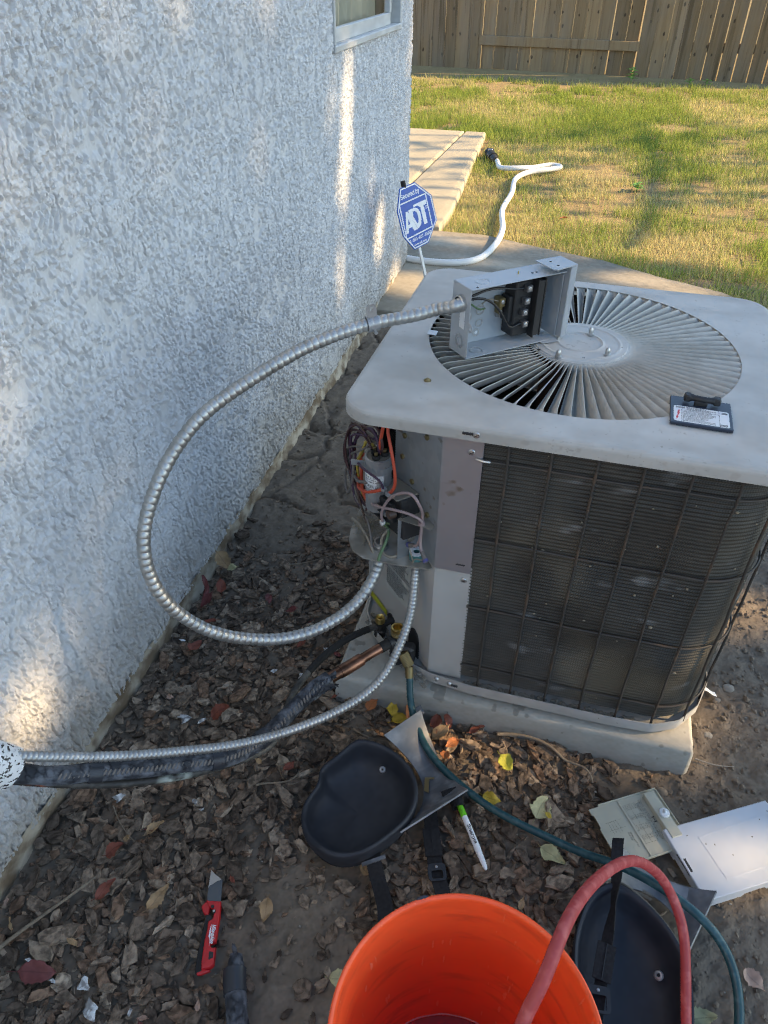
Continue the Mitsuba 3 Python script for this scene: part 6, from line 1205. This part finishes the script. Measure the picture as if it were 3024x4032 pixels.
leaf(-0.112, 0.926, 0.034, 'red', 'small red brown leaf leaning against the concrete pad beyond the knee pad shell', wr=0.6, dz=.006, tilt=.5)
leaf(-0.121, 0.898, 0.050, 'tan', 'curled sunlit tan leaf between the teal hose and concrete pad', wr=0.55, dz=.006)
leaf(-0.094, 0.882, 0.030, 'orange', 'bright sunlit orange leaf on bark near the knee pad shell', wr=0.7, dz=.006)
leaf(-0.099, 0.846, 0.030, 'orange', 'orange brown leaf tucked against the edge of the grey knee pad shell', wr=0.6, dz=.006)
leaf(-0.050, 0.928, 0.034, 'red', 'long reddish leaf leaning on the front face of the concrete pad', wr=0.5, dz=.006, tilt=.5)
leaf(0.020, 0.866, 0.040, 'lime', 'bright yellow green leaf on bark in front of the concrete pad', wr=0.75, dz=.008, rz=-0.7)
leaf(0.098, 0.791, 0.052, 'pale', 'large pale cream leaf with spread lobes above the teal hose', wr=0.72, dz=.008, rz=1.3)
leaf(0.113, 0.775, 0.016, 'yellow', 'tiny yellow leaf touching the large pale cream leaf', wr=0.7, dz=.008)
leaf(0.128, 0.700, 0.046, 'pale', 'pale cream leaf lying just below the teal hose', wr=0.8, dz=.008, rz=-0.5)
leaf(0.005, 0.779, 0.036, 'yellow', 'brownish yellow leaf beside the teal hose near the marker pen', wr=0.65, dz=.004)
leaf(-0.584, 0.818, 0.046, 'red', 'red brown leaf between the wall and the black wrapped pipe', wr=0.75, dz=.006, rz=0.5)
leaf(-0.396, 0.742, 0.030, 'red', 'small reddish leaf on bark left of the black knee pad cushion', wr=0.55, dz=.010, rz=1.2)
leaf(-0.633, 0.492, 0.034, 'red', 'brick red leaf on bark above the long grey twig', wr=0.75, dz=.008, rz=0.7)
leaf(-0.611, 0.429, 0.040, 'red', 'rust red leaf lying along the long grey twig', wr=0.5, dz=.008, rz=1.2)
leaf(-0.643, 0.285, 0.062, 'dark', 'large dark crimson leaf near the wall end at lower left', wr=0.5, dz=.010, rz=0.35)
leaf(-0.584, 0.551, 0.034, 'tan', 'curled golden brown leaf on bark above the knife', wr=0.5, curl=.9, dz=.008)
leaf(-0.514, 0.440, 0.046, 'tan', 'pale mottled tan leaf on bark left of the red knife', wr=0.5, dz=.008, rz=1.2)
leaf(-0.336, 0.478, 0.036, 'tan', 'flat tan birch leaf on bare dirt right of the knife', wr=0.68, dz=.002, tilt=.12, rz=-1.4)
leaf(-0.177, 0.411, 0.042, 'pale', 'pale dry leaf against the left side of the orange bucket', wr=0.7, dz=.004)
leaf(-0.192, 0.585, 0.026, 'tan', 'small crumpled brown leaf beneath the knee pad strap', wr=0.6, dz=.004)
leaf(0.462, 0.595, 0.038, 'pink', 'pinkish tan leaf alone on dark soil right of the teal hose', wr=0.75, dz=.003, tilt=.12)
leaf(0.372, 0.512, 0.050, 'pale', 'yellowish tan leaf beside the lower end of the red hose', wr=0.6, dz=.004, rz=0.3)
leaf(0.335, 0.478, 0.036, 'lime', 'lime green leaf poking out from under the red hose', wr=0.6, dz=.004)
leaf(-0.790, 1.262, 0.060, 'tan', 'large dry tan leaf leaning on the wall base', wr=0.6, curl=.7, dz=.012, tilt=.6)
leaf(-0.752, 1.235, 0.036, 'pale', 'small pale curled leaf beside the large dry leaf at the wall base', wr=0.5, curl=.8, dz=.012, tilt=.5)
leaf(-0.785, 1.150, 0.052, 'dark', 'dark red leaf pile top leaf tucked at the wall base', wr=0.6, dz=.012, tilt=.6)
leaf(-0.762, 1.110, 0.048, 'dark', 'dark red crumpled leaf lying in front of the leaf at the wall base', wr=0.6, dz=.008, tilt=.5)
leaf(-0.748, 1.165, 0.040, 'red', 'brown red leaf right of the dark leaves at the wall base', wr=0.6, dz=.008, tilt=.5)
leaf(-0.615, 1.159, 0.044, 'dark', 'narrow dark red leaf inside the large conduit loop', wr=0.4, dz=.008, rz=-1.2)
leaf(-0.545, 1.140, 0.038, 'dark', 'small dark red leaf inside the conduit loop nearer the air conditioner', wr=0.5, dz=.008)
leaf(-0.730, 1.049, 0.040, 'red', 'reddish brown leaf behind the bottom bend of the large conduit by the wall', wr=0.6, dz=.008)
leaf(-0.722, 0.972, 0.042, 'red', 'reddish brown leaf below the bottom bend of the large conduit', wr=0.7, dz=.008)
leaf(-0.483, 1.048, 0.034, 'red', 'small orange red leaf under the bottom of the conduit loop', wr=0.5, dz=.008)
leaf(-0.393, 1.405, 0.038, 'tan', 'tan leaf on dry mud left of the control shelf', wr=0.7, dz=.006)
leaf(-0.170, 4.571, 0.050, 'orange', 'orange leaf alone on the lawn near the patio edge', wr=0.8, dz=.026)
for i in range(26):
    for _ in range(40):
        x, y = rl.uniform(-0.8, 0.18), rl.uniform(0.2, 1.5)
        if mulch(x, y) > 0.6 and not blocked(x, y): break
    leaf(x, y, rl.uniform(0.014, 0.026), ['tan', 'red', 'tan', 'pink', 'dark'][i % 5], 'small crumpled dry leaf scrap lying among the bark chips', 'small leaf scraps in the mulch', dz=.006, wr=rl.uniform(.4, .7), tilt=.4)
# ------------------------------------------------------------------ flakes of paint and stucco, twigs, stones
FL = [(-0.654, 0.789, .036), (-0.616, 0.794, .024), (-0.688, 0.589, .026), (-0.547, 0.626, .014), (-0.525, 0.611, .013), (-0.672, 0.301, .024), (-0.653, 0.303, .015), (-0.617, 0.285, .015), (-0.567, 0.293, .026), (-0.536, 0.266, .034), (-0.476, 0.279, .014), (-0.417, 1.056, .038), (-0.457, 0.965, .040), (-0.764, 0.987, .018), (-0.458, 1.456, .036), (-0.521, 0.962, .018), (0.345, 0.50, .02)]
FLL = ['large whitish stucco flake on bark above the silver conduit by a red brown leaf', 'smaller whitish flake just right of the large flake above the silver conduit', 'whitish flake on bark just below the black wrapped pipe near the wall', 'tiny white flake below the black wrapped pipe, upper of two close together', 'tiny white flake below the black wrapped pipe, lower of two close together',
       'whitish flake touching the upper edge of the large dark crimson leaf', 'small whitish flake at the right tip of the large dark crimson leaf', 'small white flake on bark right of the large dark crimson leaf', 'upright whitish flake on bark between crimson leaf and knife', 'largest whitish flake at the bottom edge of the bark left of the knife', 'small white flake on bark just left of the cut insulation piece',
       'jagged whitish flake right of the orange red leaf under the conduit loop', 'broad whitish flake on bark left of the copper pipe', 'small whitish flake against the wall below the conduit loop', 'whitish flake on bark left of the control shelf', 'small pale flake on bark below the lowest bend of the conduit loop', 'small whitish flake on soil beside the red hose']
for (x, y, L), fl_ in zip(FL, FLL):
    m = CH_M[int(rc.integers(0, 24))].subdivide(); m.vertices += (meshkit.noise(m.vertices * 6, 3)[:, None] - .5) * 0.3; m.apply_scale([L, L, L * 0.5]); m.apply_transform(trimesh.transformations.euler_matrix(rc.normal(0, .2), rc.normal(0, .2), rc.uniform(0, 6)))
    m.apply_translation([x, y, float(gh(x, y)) + 0.012 * min(1., float(mulch(x, y)) * 1.3) + 0.006]); one('stucco_flake', m, 'mat_flake', fl_, 'flake', 'fallen stucco flakes', smooth=False)
def twig(pts, r, label, mt='mat_twig'):
    p = spline([(x, y, float(gh(x, y)) + z) for x, y, z in pts], 40); one('twig', tube(p, np.linspace(r, r * 0.55, 40) * (1 + 0.25 * (meshkit.noise(p * 120, 2) - 0.5)), 8), mt, label, 'twig', smooth=40)
twig([(-0.745, 0.275, 0.020), (-0.687, 0.371, 0.024), (-0.660, 0.412, 0.024), (-0.640, 0.442, 0.022)], 0.0038, 'long straight grey twig lying on bark at lower left')
twig([(-0.684, 0.568, 0.024), (-0.650, 0.540, 0.022), (-0.613, 0.522, 0.018)], 0.0014, 'thin pale twig on bark below the black wrapped pipe')
twig([(-0.444, 0.687, 0.022), (-0.410, 0.700, 0.022), (-0.385, 0.711, 0.024), (-0.370, 0.734, 0.028)], 0.0022, 'forked brown twig left of the knee pad')
twig([(-0.385, 0.705, 0.022), (-0.375, 0.708, 0.022), (-0.366, 0.714, 0.024)], 0.0014, 'short side twig crossing the forked brown twig')
twig([(-0.007, 0.925, 0.028), (0.064, 0.930, 0.034), (0.110, 0.916, 0.036), (0.135, 0.905, 0.030), (0.163, 0.900, 0.024), (0.192, 0.878, 0.018)], 0.0036, 'crooked grey branch lying along the front of the concrete pad')
twig([(0.391, 0.990, 0.008), (0.43, 0.988, 0.012), (0.468, 0.998, 0.006)], 0.0014, 'pale thin stick on bare soil right of the concrete pad', 'mat_stone')
twig([(-0.726, 1.929, 0.006), (-0.69, 1.98, 0.012), (-0.633, 2.049, 0.006)], 0.0018, 'pale thin twig on cracked mud beside the wall')
twig([(-0.30, 0.860, 0.022), (-0.25, 0.845, 0.03), (-0.22, 0.850, 0.03)], 0.0018, 'thin bent twig behind the knee pad shell')
twig([(-0.50, 1.24, 0.02), (-0.45, 1.27, 0.02), (-0.41, 1.275, 0.02)], 0.0026, 'bare brown twig inside the conduit loop near the concrete pad')
twig([(-0.62, 1.30, 0.02), (-0.56, 1.34, 0.02), (-0.52, 1.38, 0.02)], 0.0022, 'dark twig on mulch inside the upper part of the conduit loop')
for x, y, L, lb_ in ((0.477, 1.209, 0.015, 'pale rounded pebble right of the air conditioner base'), (0.423, 1.065, 0.012, 'flat grey stone on soil beside the pad corner'), (0.452, 1.170, 0.010, 'small stone nearest the pale paper scrap on soil'), (0.326, 0.905, 0.014, 'brown clod on soil behind the beige panel'), (0.50, 1.55, 0.012, 'small pale pebble far right on the soil')):
    L *= 0.75; m = trimesh.creation.icosphere(2, L); m.vertices *= (0.75 + 0.5 * meshkit.fbm(m.vertices / L * 1.3 + x * 9, 2, 4))[:, None]; m.apply_scale([1.1, 0.9, 0.65]); m.apply_translation([x, y, float(gh(x, y)) + L * 0.2]); one('pebble', m, 'mat_stone' if 'clod' not in lb_ else 'mat_twig', lb_, 'stone', smooth=50)
_a, _b = np.meshgrid(np.linspace(0.405, 0.445, 8), np.linspace(1.165, 1.185, 5), indexing='ij')
sc_p = solid_sheet(np.stack([_a, _b, 0.012 + 0.006 * np.sin((_a - 0.405) * 125) + 0.005 * np.cos((_b - 1.165) * 150)], -1), 0.0006)
one('paper_scrap', sc_p, 'mat_white', 'curled cream scrap on soil by the right end of the base pan', 'scrap', smooth=40)
# ------------------------------------------------------------------ weeds on the lawn
def weed(x, y, h, nl, label, ls_=0.05):
    r = np.random.default_rng(int(abs(x) * 1000)); k = thing('weed', label, 'weed'); z0 = float(gz(y))
    put('stem', rod((x, y, z0), (x + 0.01, y, z0 + h), 0.004, 6, 0.002), 'mat_weed', 40, parent=k)
    for i in range(nl):
        a = i * 2.4 + r.uniform(-.3, .3); L = ls_ * r.uniform(0.7, 1.2); u = np.linspace(0, 1, 6)[:, None]; v = np.linspace(-1, 1, 3)[None]
        w = np.sin(np.pi * u ** 0.8) * 0.32 * L + 0.001
        zt = z0 + h * (0.25 + 0.75 * i / nl)
        X = x + (math.cos(a) * u * L - math.sin(a) * w * v); Y_ = y + (math.sin(a) * u * L + math.cos(a) * w * v); Z_ = zt + L * (0.55 * u - 0.5 * u ** 2) + 0.15 * np.abs(v) * w
        put('leaf', solid_sheet(np.stack([X, Y_, Z_], -1), 0.0008), 'mat_weed', True, parent=k)
weed(0.134, 9.155, 0.14, 12, 'tallest leafy weed standing by the fence base', 0.08)
weed(0.721, 9.20, 0.06, 7, 'small weed by the fence nearer the tallest weed', 0.05)
weed(0.890, 9.20, 0.06, 7, 'small weed by the fence on the far right', 0.05)
weed(0.245, 5.35, 0.05, 9, 'bright green broad leaved weed in the middle of the lawn', 0.06)
# ------------------------------------------------------------------ unseen trees added beside the yard to shade the unit and streak path and lawn
rt = np.random.default_rng(99)
GAPS = [((-0.824, 1.36, 1.10), (-0.823, 1.32, 1.01), -.012), ((-0.860, 2.60, 0.90), (-0.8595, 2.585, 0.78), .026), ((-0.8592, 2.50, 0.70), (-0.859, 2.53, 0.60), .004), ((-0.856, 2.44, 0.95), (-0.855, 2.41, 0.86), -.008), ((-0.857, 2.47, 0.40), (-0.857, 2.48, 0.30), .010), ((-0.87, 2.91, 0.60), (-0.87, 2.90, 0.48), -.006), ((-0.809, 0.88, 0.76), (-0.809, 0.87, 0.70), -.03), ((-0.802, 0.64, 0.30), (-0.802, 0.64, 0.24), -.034), ((-0.827, 1.484, 1.25), (-0.826, 1.478, 1.225), -.005), ((-0.862, 2.64, 1.03), (-0.859, 2.56, 0.62), .010), ((-0.856, 2.445, 0.985), (-0.854, 2.388, 0.73), -.022),
        ((-0.857, 2.488, 0.446), (-0.857, 2.490, 0.19), -.006), ((-0.808, 0.75, 0.79), (-0.806, 0.712, 0.69), -.010), ((-0.802, 0.60, 0.28), (-0.802, 0.612, 0.21), -.022), ((-0.87, 3.063, 0.40), (-0.87, 3.05, 0.30), .03),
        ((0.37, 1.03, 0.07), (0.38, 1.16, 0.07), .035), ((0.33, 1.0, 0.06), (0.37, 0.98, 0.03), .02), ((0.52, 1.50, 0.0), (0.50, 1.44, 0.0), .04), ((-0.13, 0.915, 0.03), (-0.08, 0.895, 0.03), .028), ((0.02, 0.866, 0.0), (0.05, 0.85, 0.0), .02),
        ((0.43, 0.77, 0.03), (0.52, 0.80, 0.03), .03), ((-0.80, 3.40, 0.03), (-0.70, 3.25, 0.03), .06), ((-0.62, 4.10, 0.03), (-0.5, 4.05, 0.03), .06), ((0.25, 3.72, 0.03), (0.5, 3.6, 0.03), .06), ((0.9, 3.05, 0.03), (1.1, 2.8, 0.03), .05)]
def added_shade_tree(name, label, c, rad, n, trunk, sz=(0.10, 0.17), gaps=()):
    k = thing(name, label, 'tree')
    pts = rt.normal(0, 1, (n * 3, 3)); pts /= np.linalg.norm(pts, axis=1, keepdims=True); pts = pts * rt.random((len(pts), 1)) ** 0.36
    p = A(c) + pts * A(rad); d = meshkit.fbm(p * 1.4, 2, 7)
    p = p[d > 0.27][:n]; s = rt.uniform(*sz, len(p))
    keep = np.ones(len(p), bool)
    for a, b, w in gaps:  # leaves left out along sun rays to shape the light patches below
        a, b = A(a), A(b); t = ((p - a) @ SUN); q0 = p - t[:, None] * SUN
        a2, b2 = a - (a @ SUN) * SUN, b - (b @ SUN) * SUN; q2 = p - (p @ SUN)[:, None] * SUN
        ab = b2 - a2; h = np.clip((q2 - a2) @ ab / (ab @ ab + 1e-12), 0, 1); dist = np.linalg.norm(q2 - a2 - h[:, None] * ab, axis=1)
        keep &= dist > w + s * 0.30
    p, s = p[keep], s[keep]; m_ = len(p)
    a = rt.normal(0, 1, (m_, 3)); a /= np.linalg.norm(a, axis=1, keepdims=True); b = np.cross(a, rt.normal(0, 1, (m_, 3))); b /= np.linalg.norm(b, axis=1, keepdims=True)
    v = np.stack([p - a * s[:, None] / 2, p + b * s[:, None] * 0.36, p + a * s[:, None] / 2, p - b * s[:, None] * 0.36], 1).reshape(-1, 3); q = np.arange(m_) * 4
    put('crown', trimesh.Trimesh(v, np.vstack([np.stack([q, q + 1, q + 2], 1), np.stack([q, q + 2, q + 3], 1)]), process=False), 'mat_tree_leaf', False, parent=k)
    if trunk: put('trunk', tube(spline([(trunk[0], trunk[1], -0.1), (trunk[0] + 0.1, trunk[1], c[2] * 0.5), (c[0], c[1], c[2])], 20), np.linspace(0.13, 0.04, 20), 10), 'mat_twig', 40, parent=k)
tc = A([0.0, 1.75, 0.55]) + 11.0 * SUN  # crowns added toward the sun, out of view, as shade casters
added_shade_tree('added_shade_tree', 'tall leafy tree added unseen on the right to shade the air conditioner', tuple(tc + A([0, -0.9, 0])), (1.1, 2.0, 1.85), 12500, (tc[0] + 0.4, tc[1] - 1.0), gaps=GAPS)
added_shade_tree('added_shade_tree', 'tall leafy tree added unseen on the right to shade the patio', tuple(tc + A([0, 1.0, 0.1])), (1.0, 1.45, 1.7), 8500, (tc[0] + 0.4, tc[1] + 1.0), gaps=GAPS)
k = thing('added_young_tree', 'slender bare stemmed tree added unseen so its stems streak the path with shadow', 'tree')  # unseen upright stems, added to throw shadow streaks across the path
for i in range(9):
    y = 4.95 + i * 0.27 + rt.uniform(-.06, .06) + rt.uniform(-.03, .03); x = 4.2 + rt.uniform(-.3, .3); z = rt.uniform(2.25, 2.7)
    put('branch', tube(spline([(x, y, z), (x + 0.02, y + rt.normal(0, .02), z + 0.35), (x + rt.normal(0, .05), y + rt.normal(0, .03), z + 0.8 + rt.uniform(0, .4))], 10), rt.uniform(0.008, 0.020), 6), 'mat_twig', 40, parent=k)
put('trunk', tube(spline([(4.4, 6.0, -0.1), (4.35, 6.0, 1.2), (4.2, 6.0, 2.3)], 12), np.linspace(0.07, 0.04, 12), 8), 'mat_twig', 40, parent=k)
put('bough', tube(spline([(4.2, 4.9, 2.35), (4.2, 6.0, 2.3), (4.2, 7.5, 2.4)], 20), 0.025, 8), 'mat_twig', 40, parent=k)
added_shade_tree('added_young_tree', 'thin crowned young tree added unseen beyond the lawn for streaks of shade', (5.6, 7.0, 3.2), (1.3, 1.5, 1.0), 260, (5.8, 7.0), sz=(0.10, 0.2))  # sparse unseen crown added to break up the sun on the lawn
